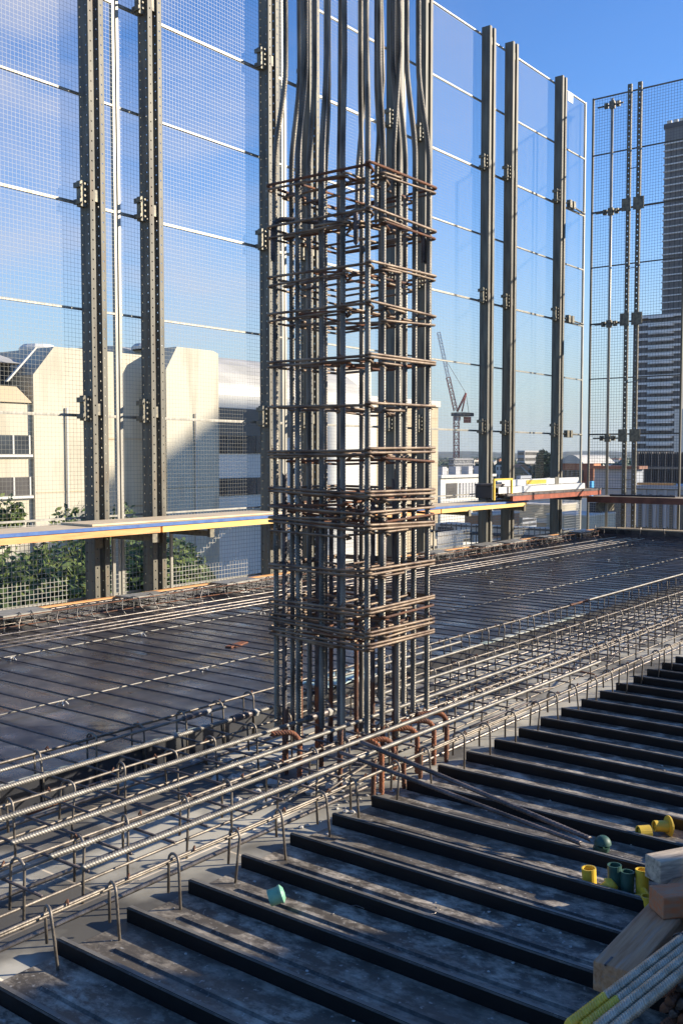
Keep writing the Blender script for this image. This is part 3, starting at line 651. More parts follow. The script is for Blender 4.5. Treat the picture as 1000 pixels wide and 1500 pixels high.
# ------------------------------------------------------------------ perimeter screens
PX = 2.745
def perf(mb, org, u, W, H, cols, hs, pitch, z0=.05):
    """flat strip of width W along u and height H, with square holes"""
    u = Vector(u); org = Vector(org)
    xs = [0]
    for c_ in cols: xs += [c_ - hs / 2, c_ + hs / 2]
    xs.append(W)
    zs = [0]; z = z0; hole = [False]
    while z + hs < H:
        zs += [z, z + hs]; z += pitch
    zs.append(H); k = len(mb.v); nx = len(xs)
    for zz in zs:
        for x in xs: mb.v.append(tuple(org + u * x + Vector((0, 0, zz))))
    for i in range(len(zs) - 1):
        for j in range(nx - 1):
            if i % 2 == 1 and j % 2 == 1: continue
            a = k + i * nx + j; mb.f.append((a, a + 1, a + nx + 1, a + nx))
def post(lab, Hh=8.68, holes=True):
    t = thing('screen_post', lab, 'fence post', (0, 0, 0))
    for s_, x0 in enumerate((0, .135)):
        mb = MB()
        if holes:
            perf(mb, (x0, 0, 0), (0, 1, 0), .155, Hh, (.035, .12), .016, .10); perf(mb, (x0, 0, 0), (1, 0, 0), .062, Hh, (.03,), .016, .10, .09); perf(mb, (x0, .155, 0), (1, 0, 0), .062, Hh, (.03,), .016, .10, .09)
        else:
            perf(mb, (x0, 0, 0), (0, 1, 0), .155, Hh, (), .016, 99); perf(mb, (x0, 0, 0), (1, 0, 0), .062, Hh, (), .016, 99); perf(mb, (x0, .155, 0), (1, 0, 0), .062, Hh, (), .016, 99)
        mb.build('channel', M['galv_dk'] if True else 0, t, solid=.006)
    for z in (.6, 2.0, 4.2, 6.4, 8.4):
        c = MB().box((.066, .02, z), (.131, .13, z + .12)).build('spacer', M['bracket'], t)
    for z in (1.94, 4.13, 6.33):
        mb = MB(); mb.box((-.075, .05, z), (-.004, .12, z + .26)); mb.box((-.10, .03, z + .02), (-.076, .14, z + .07)); mb.box((-.10, .03, z + .19), (-.076, .14, z + .24))
        for zz in (.04, .1, .16, .22): mb.tube([(-.06, .03, z + zz), (-.06, .0, z + zz)], .012, 6)
        mb.build('clamp', M['bracket'], t)
    MB().box((-.05, -.08, -.02), (.25, .2, 0)).build('base_plate', M['bracket'], t)
    return t
pA = post('', holes=True); pB = post('', holes=False)
FZ = .10
LA = ['perforated post cut off at the far left', 'leftmost visible perforated double-channel post', 'perforated post at the left edge of the column cage', 'post hidden behind the middle of the column cage', 'left post of the pair right of the column', 'last post before the corner of the screens']
LB = ['perforated post beyond the left picture edge', 'second perforated post from the left, right of the slim tube', 'post seen through the left half of the column cage', 'post seen at the right edge of the column cage', 'right post of the pair right of the column']
first = {'A': 1, 'B': 1}
def put(pr, key, loc, lab, rz=0):
    global first
    if first[key]: first[key] = 0; o = pr; o.location = loc; o.rotation_euler = (0, 0, rz); o['label'] = lab
    else: o = dup(pr, loc, rz, lab)
    return o
for k in range(1, 6):
    x = 6.67 + PX * (k - 1)
    put(pA if k < 3 else pB, 'A' if k < 3 else 'B', (x, 8.40, FZ), LA[k])
for k in range(1, 5):
    x = 7.47 + PX * (k - 1)
    put(pA if k < 3 else pB, 'A' if k < 3 else 'B', (x, 8.40, FZ), LB[k])

ZT = [8.72, 7.62, 6.50, 5.42, 4.30, 3.21, 2.10, 1.02, .16]
def wires(W, z0, z1, px, pz, r):
    mb = MB(); x = px / 2
    while x < W:
        k = len(mb.v)
        mb.v += [(x - r, 0, z0), (x + r, 0, z0), (x, r * 1.7, z0), (x - r, 0, z1), (x + r, 0, z1), (x, r * 1.7, z1)]
        mb.f += [(k, k + 1, k + 4, k + 3), (k + 1, k + 2, k + 5, k + 4), (k + 2, k, k + 3, k + 5)]; x += px
    z = z0 + pz / 2
    while z < z1:
        k = len(mb.v); y = -r * 1.5
        mb.v += [(0, y, z - r), (0, y, z + r), (0, y + r * 1.7, z), (W, y, z - r), (W, y, z + r), (W, y + r * 1.7, z)]
        mb.f += [(k, k + 3, k + 4, k + 1), (k + 1, k + 4, k + 5, k + 2), (k + 2, k + 5, k + 3, k)]; z += pz
    return mb
def panel(W, lab, wm='wire', pu=.045, ru=.00095, fm='galv'):
    t = thing('mesh_screen', lab, 'mesh screen', (0, 0, 0))
    wires(W - .06, 1.04, 8.70, pu, pu, ru).build('upper_mesh', M[wm], t, loc=(.03, 0, 0))
    wires(W - .06, .10, 1.0, .05, .05, .0026).build('lower_mesh', M['wire_lo'], t, loc=(.03, 0, 0))
    for x in (.012, W - .045): MB().box((x, .006, .1), (x + .035, .046, 8.74)).build('side_tube', M[fm], t)
    for i, z in enumerate(ZT):
        th = .03 if i in (2, 4, 6) else .021
        MB().box((.048, .008, z - th / 2), (W - .046, .038, z + th / 2)).build('transom', M[fm], t)
    return t
pw = panel(PX, '')
LP = ['mesh screen panel left of the slim tube, over the bushes', 'mesh screen panel between the slim left tube and the column cage', 'mesh screen panel mostly behind the column cage', 'mesh screen panel right of the column cage showing the crane', None]
for k in range(4):
    o = pw if k == 0 else dup(pw)
    o.location = (4.45 + PX * k, 8.60, 0); o['label'] = LP[k]
put(pA, 'A', (6.67 - PX, 8.40, FZ), 'perforated post beyond the left picture edge, left one of its pair'); put(pB, 'B', (7.47 - PX, 8.40, FZ), 'double channel post beyond the left picture edge, right one of its pair')
o = dup(pw, (4.45 - PX, 8.60, 0), None, 'mesh screen panel beyond the left picture edge')
o = panel(3.77, 'last mesh screen panel before the open corner gap'); o.location = (4.45 + PX * 4, 8.60, 0)
# right-hand screens along Y
o = panel(1.9, 'mesh screen panel just right of the corner gap', 'wire_shade', .055, .0022, 'galv_dk'); o.location = (19.05, 8.44, 0); o.rotation_euler = (0, 0, -PI / 2)  # dark wire and frame colours stand in for the shaded side
o = panel(2.745, 'mesh screen panel at the right picture edge in front of the tower', 'wire_shade', .055, .0022, 'galv_dk'); o.location = (19.05, 6.45, 0); o.rotation_euler = (0, 0, -PI / 2)
t = thing('slim_tube_post', 'slim tube post in the right hand screen beside the perforated pair', 'tube post', (18.96, 7.97, 0))
MB().tube([(0, 0, .1), (0, 0, 8.62)], .028, 10).build('tube', M['galv'], t, smooth=True)
for z in (2.02, 4.27, 6.45, 8.5):
    mb = MB()
    for yy in (-.12, .12): mb.box((-.03, yy - .035, z - .05), (.03, yy + .035, z + .05)); mb.tube([(-.05, yy, z - .03), (-.05, yy, z + .03)], .018, 6)
    mb.box((-.035, -.05, z - .07), (.035, .05, z + .07)); mb.tube([(0, -.22, z), (0, .30, z)], .016, 6)
    mb.build('clamp', M['bracket'], t)
for j, yy in enumerate((7.64, 7.44)):
    t = thing('perforated_post', ['left of the two perforated posts in the right hand screen', 'right of the two perforated posts in the right hand screen'][j], 'fence post', (18.90, yy, .05))
    mb = MB(); perf(mb, (0, 0, 0), (0, -1, 0), .075, 8.75, (.037,), .022, .10); perf(mb, (0, -.075, 0), (1, 0, 0), .05, 8.75, (.025,), .018, .10, .09); perf(mb, (0, 0, 0), (1, 0, 0), .05, 8.75, (.025,), .018, .10, .09)
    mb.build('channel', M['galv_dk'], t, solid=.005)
    for z in (1.9, 4.15, 6.35):
        MB().box((-.02, -.10 - (.06 if j else 0), z), (-.006, .05 + (0 if j else .03), z + .24)).build('joint_plate', M['bracket'], t)
for z in (1.2, 3.1, 5.3, 7.2):
    tag(MB().tube([(18.92, 7.60, z), (18.92, 7.45, z + .01)], .008, 6).build('spacer_rod', M['bracket']), 'thin rod joining the two perforated posts', 'rod', 'rods between the perforated posts')
t = thing('corner_link', 'short arms joining the corner panel edge to the last post', 'clamp', (18.1, 8.5, 0))
for z in (2.10, 4.33, 6.53):
    mb = MB(); mb.tube([(0, 0, z), (1.05, .1, z)], .018, 8)
    for xx in (.06, .22): mb.box((xx, -.05, z - .07), (xx + .09, .03, z + .07))
    mb.build('arm', M['bracket'], t)
MB().box((.0, 0, 8.46), (.22, .012, 8.64)).build('plate', M['white_al'], t)

# ------------------------------------------------------------------ walkway platforms
def platform(lab, x0, x1, y0, y1, z, beam, segs, cover=None):
    t = thing('walkway', lab, 'walkway', (x0, y0, z))
    W = x1 - x0; D = y1 - y0
    MB().box((0, .002, -.022), (W, D, 0)).build('plywood_deck', M['ply'], t)
    MB().box((0, -.012, -.030), (W, .0015, .002)).build('blue_edge', M['blue'], t)
    for i, (a, b, m) in enumerate(segs): MB().box((a, -.010, -.095), (b, .045, -.036)).build('edge_beam', m, t)
    MB().box((0, D - .06, -.10), (W, D - .01, -.024)).build('rear_beam', M['timber'], t)
    return t
platform('long plywood walkway with blue edge left of the column', 2.0, 9.15, 7.72, 8.36, .985, None, [(0, 4.96, M['lvl']), (4.99, 7.15, M['lvl_y'])])
platform('plywood walkway with blue edge right of the column', 9.2, 15.15, 7.75, 8.36, .93, None, [(0, 3.2, M['lvl']), (3.23, 5.9, M['lvl_y'])])
t = tag(MB().box((0, 0, 0), (2.8, .5, .018)).build('plywood_sheet', M['ply'], loc=(6.2, 7.84, .989)), 'loose plywood sheet lapped on the left walkway', 'plywood sheet')
br = None
for i, xx in enumerate((4.05, 6.88, 7.70, 9.63, 13.2, 15.0)):
    if br is None:
        br = thing('platform_bracket', '', 'bracket', (0, 0, 0)); MB().box((0, -.62, .0), (.045, 0, .06)).build('arm', M['bracket'], br); MB().box((-.01, -.66, -.01), (.055, -.62, .09)).build('end_cap', M['bracket'], br)
        MB().box((.005, -.02, -.7), (.04, .0, 0)).build('strut', M['galv'], br); o = br
    else: o = dup(br)
    o.location = (xx, 8.39, .80 if i < 4 else .765); o['label'] = ['steel bracket under the walkway at the far left', 'steel bracket under the walkway by the leftmost post', 'steel bracket under the walkway by the second post', 'steel bracket under the walkway next to the column cage', 'steel bracket under the walkway right of the column', 'steel bracket under the walkway end by the post pair'][i]
t = thing('walkway', 'orange-red walkway by the last post carrying white channels', 'walkway', (14.35, 7.7, 1.055))
MB().box((0, .0, -.02), (3.6, .62, 0)).build('plywood_deck', M['ply'], t); MB().box((-.1, -.05, -.03), (3.65, -.001, .006)).build('blue_edge', M['steel_dk'], t); MB().box((.1, -.045, -.115), (3.6, .0, -.035)).build('edge_beam', M['redpaint'], t)
for k in (0.35, 2.9): MB().box((k, .05, -.2), (k + .06, .6, -.12)).build('support_arm', M['dkmetal'], t)
def channel(lab, x0, x1, y, z, m):
    t = thing('white_channel', lab, 'channel', (x0, y, z)); Lc = x1 - x0
    mb = MB(); mb.box((0, 0, 0), (Lc, .012, .10)); mb.box((0, .0125, 0), (Lc, .09, .010)); mb.box((0, .0125, .09), (Lc, .09, .10)); mb.build('profile', m, t)
    return t
channel('white channel lying lowest on the orange-red walkway', 14.2, 17.5, 7.78, 1.065, M['white_al'])
t = channel('white channel on top with a yellow label patch', 14.3, 17.4, 7.86, 1.175, M['white_al'])
MB().box((1.0, -.006, .015), (1.75, -.001, .085)).build('yellow_patch', M['yellow'], t)
MB().box((2.1, -.006, -.02), (2.25, -.001, .12)).build('grey_strap', M['galv_dk'], t)
t = thing('yellow_frame', 'yellow tubular frame round the ends of the white channels', 'frame', (13.95, 7.72, .97))
MB().box((0, 0, 0), (.035, .03, .31)).build('upright', M['yellow_paint'], t); MB().box((.58, 0, .08), (.615, .03, .31)).build('upright', M['yellow_paint'], t); MB().box((0, 0, .3105), (.615, .03, .34)).build('top_rail', M['yellow_paint'], t)
t = thing('tool_box', 'dark box standing under the yellow frame', 'box', (14.1, 7.85, .99)); MB().box((0, 0, 0), (.42, .3, .2)).build('body', M['dkmetal'], t, bevel=.01); MB().box((-.01, -.01, .2005), (.43, .31, .23)).build('lid', M['steel_dk'], t, bevel=.005)
t = thing('walkway', 'brown steel walkway along the right hand screen', 'walkway', (17.95, 2.6, .90))
MB().box((0, 0, -.02), (.8, 5.32, 0)).build('deck', M['deckroof'], t); MB().box((-.04, 0, -.11), (-.0005, 5.32, .004)).build('edge_beam', M['brown'], t)
bar_ob('loose_tube', (18.1, 6.3, .93), (18.12, 7.55, .925), .022, M['dkmetal'], 'dark tube lying on the brown walkway', 'tube')
t = thing('hanging_bracket', 'dark bracket under the brown walkway at the perforated posts', 'bracket', (18.0, 7.62, .62)); MB().box((0, 0, 0), (.5, .16, .16)).build('arm', M['bracket'], t); MB().box((.05, -.05, -.02), (.1, .0, .14)).build('tongue', M['galv'], t)
# dark stubs against the right upstand
for i in range(12):
    y = 3.2 + i * .42 + jit(.06); bar_ob('wall_stub', (18.22, y, .14), (18.22 + jit(.03), y + jit(.03), .34), .01, M['steel'], 'short upright bar against the far right upstand', 'dowel', 'upright bars along the far right upstand', n=6)


# ================================================================== beyond the screens
GZ = -16.0
o = MB(); o.v = [(-9000, -9000, GZ), (9000, -9000, GZ), (9000, 9000, GZ), (-9000, 9000, GZ)]; o.f = [(0, 1, 2, 3)]; struct(o.build('ground', M['asph']))

def bld(name, lab, cat, x0, xc, x2, yt, D, m, zb=GZ, depth=None):
    """box whose nearest corner is seen at (xc, yt) at forward distance D; its -X face reaches left to x0, its -Y face right to x2"""
    c = atD(xc, yt, D)
    a = atX(x0, 667, c.x).y - c.y if x0 < xc else (depth or 10)
    b = atY(x2, 667, c.y).x - c.x if x2 > xc else (depth or 10)
    t = thing(name, lab, cat, (c.x, c.y, zb)); H = c.z - zb
    MB().box((0, 0, 0), (b, a, H)).build('wall', m, t)
    return t, b, a, H
def bandsX(t, y0, y1, zs, h, m, name='window_band', proud=.05):
    for z in zs: MB().box((-proud, y0, z), (-.005, y1, z + h)).build(name, m, t)
def bandsY(t, x0, x1, zs, h, m, name='window_band', proud=.05):
    for z in zs: MB().box((x0, -proud, z), (x1, -.005, z + h)).build(name, m, t)

# ---- cream concrete building on the left
wt = thing('concrete_building', 'cream concrete building with chamfered towers behind the left screens', 'building', (0, 0, 0))
def zat(x, y, Y): return atY(x, y, Y).z
def xat(x, Y): return atY(x, 600, Y).x
Yf, Yb = 30.0, 36.5
def tower(xa, xb, zl, zt, dx):
    p = [(xa, Yf, GZ), (xb, Yf, GZ), (xb, Yf, zt - .1), (xb - .3, Yf, zt), (xa + dx, Yf, zt), (xa, Yf, zl)]
    MB().prism(p[::-1], (0, 9.0, 0)).build('stair_tower', M['bwhite'], wt)
tower(21.25, 23.9, 4.5, 5.55, .9); tower(27.45, 30.4, 5.1, 6.05, .6)
for (x, z) in ((22.9, 5.55), (28.3, 6.05)): MB().lathe([(.7, 0), (.7, .12), (.55, .25), (0, .3)], (x, 32, z), 12).build('vent_cap', M['bwhite2'], wt)
MB().box((23.91, 31.4, GZ), (27.44, 38.9, 5.75)).build('link_wall', M['bwhite'], wt)
MB().box((30.41, Yb - 3.5, GZ), (46, Yb + 12, 4.5)).build('right_wing', M['bwhite2'], wt)
# white vaulted roof over the right wing
pts = [(30.41, Yb - 3.2, 4.5)] + [(30.41, Yb - 3.2 + 4.6 * (1 - math.cos(math.radians(a))), 4.5 + 2.3 * math.sin(math.radians(a))) for a in range(15, 91, 15)] + [(30.41, Yb + 9, 6.8), (30.41, Yb + 9, 4.5)]
MB().prism(pts, (15, 0, 0)).build('vaulted_roof', M['roofm'], wt)
Yw = 30.15
MB().box((8, Yw, GZ), (21.24, Yw + 8, 3.5)).build('left_wing', M['bwhite'], wt)
MB().prism([(8, Yw - .1, 3.51), (21.24, Yw - .1, 3.51), (20.6, Yw - .1, 4.05), (8, Yw - .1, 4.05)][::-1], (0, 1.0, 0)).build('sill', M['beige'], wt)
MB().box((8, Yw + 1.2, 3.51), (21.24, Yw + 8, 4.9)).build('upper_storey', M['louvre'], wt)
for k in range(6): MB().box((17.3 + k * .65, Yw + 1.1, 4.06), (17.75 + k * .65, Yw + 1.19, 4.8)).build('window', M['glass'], wt)
MB().prism([(8, Yw + .5, 4.91), (8, Yw + 4, 5.85), (8, Yw + 8, 5.85), (8, Yw + 8, 4.91)], (13.4, 0, 0)).build('pitched_roof', M['roofm'], wt)
MB().prism([(20.15, Yw - .2, 4.2), (20.23, Yw - .2, 4.2), (21.42, Yw - .2, 5.45), (21.34, Yw - .2, 5.45)][::-1], (0, .12, 0)).build('roof_trim', M['palec'], wt)
for (z0, z1, m_) in ((1.72, 2.38, 'glass'), (.28, .92, 'glass_t')):
    for j in range(7):
        MB().box((16.6 + j * .65, Yw - .05, z0), (17.19 + j * .65, Yw - .005, z1)).build('window', M[m_], wt)
        MB().box((17.19 + j * .65, Yw - .07, z0), (17.25 + j * .65, Yw - .005, z1)).build('mullion', M['bwhite2'], wt)
    MB().box((16.5, Yw - .14, z0 - .1), (21.2, Yw - .005, z0 - .01)).build('window_sill', M['bwhite2'], wt)
for x in (22.6, 29.0): MB().tube([(x, Yf - .06, -6), (x, Yf - .06, 3.4)], .035, 6).build('downpipe', M['palec'], wt)
for (xa, xb) in ((21.3, 23.85), (27.5, 30.35)):
    for z in (-2.6, .35, 3.1): MB().box((xa, Yf - .015, z), (xb, Yf - .003, z + .03)).build('joint_line', M['beige'], wt)
Yr = Yb - 3.5
for (ya, yb_) in ((638, 664), (700, 725)):
    z1 = zat(350, ya, Yr); z0 = zat(350, yb_, Yr)
    for j in range(6):
        xa = 32.0 + j * 1.0; MB().box((xa, Yr - .07, z0), (xa + .93, Yr - .01, z1)).build('window', M['glass'], wt)
        MB().box((xa + .93, Yr - .09, z0), (xa + 1.0, Yr - .01, z1)).build('mullion', M['louvre'], wt)
MB().box((31.6, Yr - .06, 2.6), (40, Yr - .01, 3.9)).build('louvre_band', M['louvre'], wt)
MB().box((37.5, Yr - .06, -4.6), (38.7, Yr - .01, -2.6)).build('door', M['glass'], wt)
MB().box((30.6, Yr - .5, -1.2), (40, Yr - .02, -.9)).build('canopy', M['beige'], wt)
MB().tube([(31.9, 36, 4.5), (31.9, 36, 8.0)], .16, 10).build('flue', M['galv'], wt)
for z in (-3.4, -.4, 2.3): MB().box((23.95, 31.37, z), (27.4, 31.395, z + .07)).build('joint_line', M['beige'], wt)

# ---- block behind the column
t, b, a, H = bld('office_block', 'beige precast block with dark window bands seen through the column cage', 'building', 405, 497, 641, 578, 62, M['beige'])
for z in range(1, 7): bandsX(t, .6, a - .3, [H - 1.0 - z * 3.1], 1.35, M['glass_t'])
for z in range(0, 7): bandsY(t, 0.1, b - .1, [H - 1.2 - z * 3.1], .07, M['deckroof'], 'joint_line', .02)
for k in range(1, 5): MB().box((b * k / 5, -.03, 0), (b * k / 5 + .08, -.005, H - .2)).build('groove', M['deckroof'], t)
MB().box((-.15, -.15, H - .35), (b + .1, a, H + .06)).build('coping', M['palec'], t)
MB().box((1, a - 4, H + .07), (5, a - 1, H + 2.1)).build('plant_room', M['palec'], t)
MB().box((b - 2.2, -.04, H - 9.5), (b - .9, -.005, H - 2)).build('window_strip', M['louvre'], t)

# ---- low white building right of it
t, b, a, H = bld('low_white_building', 'low white building with louvred opening right of the column', 'building', 643, 645, 722, 697, 115, M['bwhite2'])
MB().box((1.2, -.08, H - 2.6), (3.6, -.01, H - .9)).build('window', M['glass_t'], t); MB().box((4.2, -.08, H - 2.6), (b - 1, -.01, H - .9)).build('louvre', M['greyc'], t)
for k in range(10): MB().box((4.2 + (b - 5.2) * k / 10, -.14, H - 2.6), (4.3 + (b - 5.2) * k / 10, -.085, H - .9)).build('fin', M['bwhite2'], t)
MB().box((-.3, -.3, H - .25), (b + .3, a + 2, H + .05)).build('parapet', M['bwhite2'], t)
for k in range(4): MB().box((2 + k * 3, 1, H + .06), (3 + k * 3, 2, H + 1.0)).build('roof_unit', M['greyc'], t)
t, b, a, H = bld('cream_block', 'cream boarded block standing just beyond the slab edge', 'building', 640, 641, 679, 780, 27, M['palec'])
for z in range(8): bandsY(t, .02, b - .02, [H - .12 - z * .22], .02, M['deckroof'], 'board_joint', .01)

# ---- crane
cb = atD(668, 690, 430); cr_ = thing('tower_crane', 'red and white tower crane with raised jib on the skyline', 'crane', (cb.x, cb.y, GZ))
def lattice(mb, p, q, wd, step, r):
    p = Vector(p); q = Vector(q); d = (q - p); Ln = d.length; d.normalize(); u = d.orthogonal().normalized(); v = d.cross(u)
    cs = [(u * sx + v * sy) * wd / 2 for sx, sy in ((-1, -1), (1, -1), (1, 1), (-1, 1))]
    for c_ in cs: mb.tube([p + c_, q + c_], r, 4)
    n_ = max(1, int(Ln / step))
    for i in range(n_):
        a_ = p + d * (Ln * i / n_); b_ = p + d * (Ln * (i + 1) / n_)
        for j in range(4): mb.tube([a_ + cs[j], b_ + cs[(j + 1) % 4]], r * .7, 4); mb.tube([b_ + cs[j], b_ + cs[(j + 1) % 4]], r * .7, 4)
def rel(px, py): v = atD(px, py, 430) - cb; return Vector((v.x, v.y, v.z + cb.z - GZ))
mb = MB(); lattice(mb, rel(668, 690) * 1 - Vector((0, 0, 0)), rel(668, 606), 2.1, 2.6, .15); mb.build('mast', M['crane'], cr_)
mb = MB(); lattice(mb, rel(667, 602), rel(656, 553), 1.5, 2.4, .13); mb.build('jib', M['crane'], cr_)
mb = MB(); lattice(mb, rel(656, 553), rel(642, 487), 1.2, 2.4, .10); mb.build('jib_tip', M['cranew'], cr_)
mb = MB(); mb.tube([rel(669, 603), rel(682, 576)], .5, 5); mb.tube([rel(676, 603), rel(682, 576)], .35, 5); mb.build('a_frame', M['crane'], cr_)
mb = MB(); mb.tube([rel(682, 576), rel(654, 530)], .09, 4); mb.tube([rel(682, 576), rel(686, 604)], .12, 4); mb.build('stay_cable', M['dkmetal'], cr_)
c0 = rel(677, 607); MB().box(c0 - Vector((4.2, 3.2, .8)), c0 + Vector((4.2, 3.2, .7))).build('slewing_deck', M['dkmetal'], cr_)
c0 = rel(684, 614); MB().box(c0 - Vector((1.2, 1.2, 1.6)), c0 + Vector((1.2, 1.2, 1))).build('counterweight', M['crane'], cr_)
c0 = rel(669, 612); MB().box(c0 - Vector((1, 1.2, 1.2)), c0 + Vector((1, 1, 1.2))).build('cab', M['cranew'], cr_)
t, b, a, H = bld('scaffolded_block', 'dark scaffold wrapped block at the foot of the crane', 'building', 657, 664, 692, 671, 380, M['scaf'])
for z in range(5): bandsY(t, 0, b, [H - .6 - z * 1.9], .3, M['greyc'], 'scaffold_deck', .5); bandsX(t, 0, a, [H - .6 - z * 1.9], .3, M['greyc'], 'scaffold_deck', .5)

# ---- mid distance buildings
def simple(lab, x0, xc, x2, yt, D, m, bands=0, bh=1.4, st=3.2, bm='glass_t', roof=None):
    t, b, a, H = bld('distant_building', lab, 'building', x0, xc, x2, yt, D, M[m])
    for k in range(bands):
        z = H - 1.2 - bh - k * st + .4
        if x0 < xc: MB().box((-.12, .5, z), (-.02, a - .5, z + bh)).build('window_band', M[bm], t)
        if x2 > xc: MB().box((.5, -.12, z), (b - .5, -.02, z + bh)).build('window_band', M[bm], t)
    if roof: MB().box((-.2, -.2, H), (b + .2, a + .2, H + .5)).build('roof', M[roof], t)
    return t, b, a, H
simple('pale stepped building between the pair of posts', 726, 731, 743, 681, 420, 'palec', 3)
simple('small orange-brown building between the paired posts', 727, 731, 740, 673, 600, 'orange', 2, roof='roof_t')
simple('cream apartment block right of the paired posts in the distance', 752, 756, 770, 672, 620, 'palec', 4)
simple('grey block with many balcony bands left of the dark tree', 757, 768, 796, 660, 520, 'greyc', 10, 1.5, 3.0)
simple('green-grey low building behind the yellow frame', 756, 762, 778, 697, 300, 'slate', 3, 1.2)
simple('white low building behind the white channels', 797, 801, 830, 700, 210, 'palec', 2)
simple('pale apartment block on the skyline left of the posts', 690, 694, 706, 674, 560, 'palec', 3)
simple('pale building beside the scaffolded block', 640, 644, 656, 686, 300, 'palec', 2)
# brick building with curved white roof
t, b, a, H = bld('brick_building', 'dark red brick building with end wall coloured sunlit orange and white curved roof', 'building', 818, 868, 878, 679, 150, M['brick'])
MB().box((-.01, -.12, .0), (b + .1, -.01, H)).build('sunlit_end_wall', M['orange'], t)  # orange puts the sunlight on this side into the wall colour
MB().box((-.6, .2, H - 6.0), (-.02, a, H - 3.4)).build('lower_band', M['orange'], t)
MB().prism([(-.3, a * .25 + a * .72 * (i / 12), H + .01 + 1.3 * math.sin(PI * i / 12)) for i in range(13)], (12, 0, 0)).build('curved_roof', M['roofm'], t)
for k in range(7): MB().box((-.08, 1.5 + a * k / 8, H - 2.6), (-.02, 1.5 + a * k / 8 + .9, H - 1.0)).build('window', M['glass_t'], t)
t, b, a, H = bld('blue_kiosk', 'bright blue panelled box below the brick building', 'kiosk', 862, 866, 873, 705, 90, M['bluep'], zb=-6)
for z in (.8, 1.6, 2.4): bandsX(t, .05, a - .05, [H - z], .12, M['palec'], 'stripe', .03); bandsY(t, .05, b - .05, [H - z], .12, M['palec'], 'stripe', .03)
# grey ribbed wall building
t, b, a, H = bld('ribbed_shed', 'grey ribbed metal shed behind the slim tube post', 'building', 870, 931, 931, 687, 62, M['slate'], depth=1.2)
for z in range(14): bandsX(t, 0, a, [H - .7 - z * .75], .1, M['greyc'], 'cladding_joint', .04)
MB().box((-.3, -.3, H), (b, a + .2, H + .18)).build('roof', M['roof_t'], t)
# tall tower on the right
def tower_block(lab, x0, xc, x2, yt, D, bands, step_px, bm, ym, fr=.3):
    t, b, a, H = bld('high_rise_tower', lab, 'tower', x0, xc, x2, yt, D, M['tower'])
    st = step_px * D / F
    for k in range(bands):
        z = H - ym * D / F - k * st
        MB().box((-1.2, -.6, z), (-.02, a + .3, z + st * fr)).build('floor_band', M[bm], t)
    for k in range(int(a / 2.2)): MB().box((-.3, 1 + k * 2.2, 0), (-.03, 1.35 + k * 2.2, H - ym * D / F)).build('mullion', M['dkmetal'], t)
    return t, b, a, H
t, b, a, H = tower_block('very tall grey tower with thin white floor lines at right edge', 965, 1060, 1120, 172, 440, 27, 10.35, 'towerband', 24, .15)
MB().box((-.4, -.4, H), (4, a + .6, H + 2.2)).build('roof_screen', M['dkmetal'], t)
for k in range(9): MB().box((-.6, a * k / 9, H + 2.2), (.6, a * k / 9 + 2, H + 3.4)).build('parapet_block', M['palec'], t)
t, b, a, H = tower_block('broad grey tower with rounded white balcony bands', 929, 998, 1060, 457, 400, 19, 11.0, 'towerband', 5)
for k in range(18):
    z = H - (8 + 11.0 * k) * 400 / F
    MB().lathe([(0, 0), (5.5, 0), (5.5, 1.1), (0, 1.1)], (1.2, a * .45, z), 20).build('balcony', M['towerband'], t)
MB().box((-.8, a - .2, 0), (.5, a + 1.2, H + .8)).build('edge_fin', M['greyc'], t)
simple('pinkish-grey slab block at the right edge beside the tower', 986, 1030, 1060, 598, 330, 'palec', 0)
t, b, a, H = bld('finned_podium', 'brown car park podium with close vertical fins', 'building', 926, 1050, 1100, 664, 135, M['fin'])
for k in range(36): MB().box((-.35, a * k / 36, H - 9), (-.02, a * k / 36 + .16, H + .2)).build('fin', M['dkmetal'] if k % 3 else M['fin'], t)
for z in (2.2, 4.6): bandsX(t, 0, a, [H - z], .35, M['fin'], 'floor_edge', .5)
t, b, a, H = bld('site_shed', 'grey framed site sheds behind the brown walkway', 'site shed', 932, 1040, 1080, 713, 33, M['slate'])
for k in range(7):
    MB().box((-.07, a * k / 7, 0), (-.005, a * k / 7 + .09, H)).build('frame_post', M['greyc'], t)
    MB().box((-.04, a * k / 7 + .16, H - 1.8), (-.005, a * (k + 1) / 7 - .1, H - .3)).build('panel', M['louvre'], t)
MB().box((-.1, .0, H - .12), (-.005, a, H + .01)).build('top_rail', M['greyc'], t)
tag(MB().box((0, 0, 0), (.3, 1.25, .08)).build('plank', M['lvl'], loc=(atX(985, 711, t.location.x - .1).x, atX(985, 711, t.location.x - .1).y, t.location.z + H + .02)), 'orange plank lying along the site shed roof', 'plank')
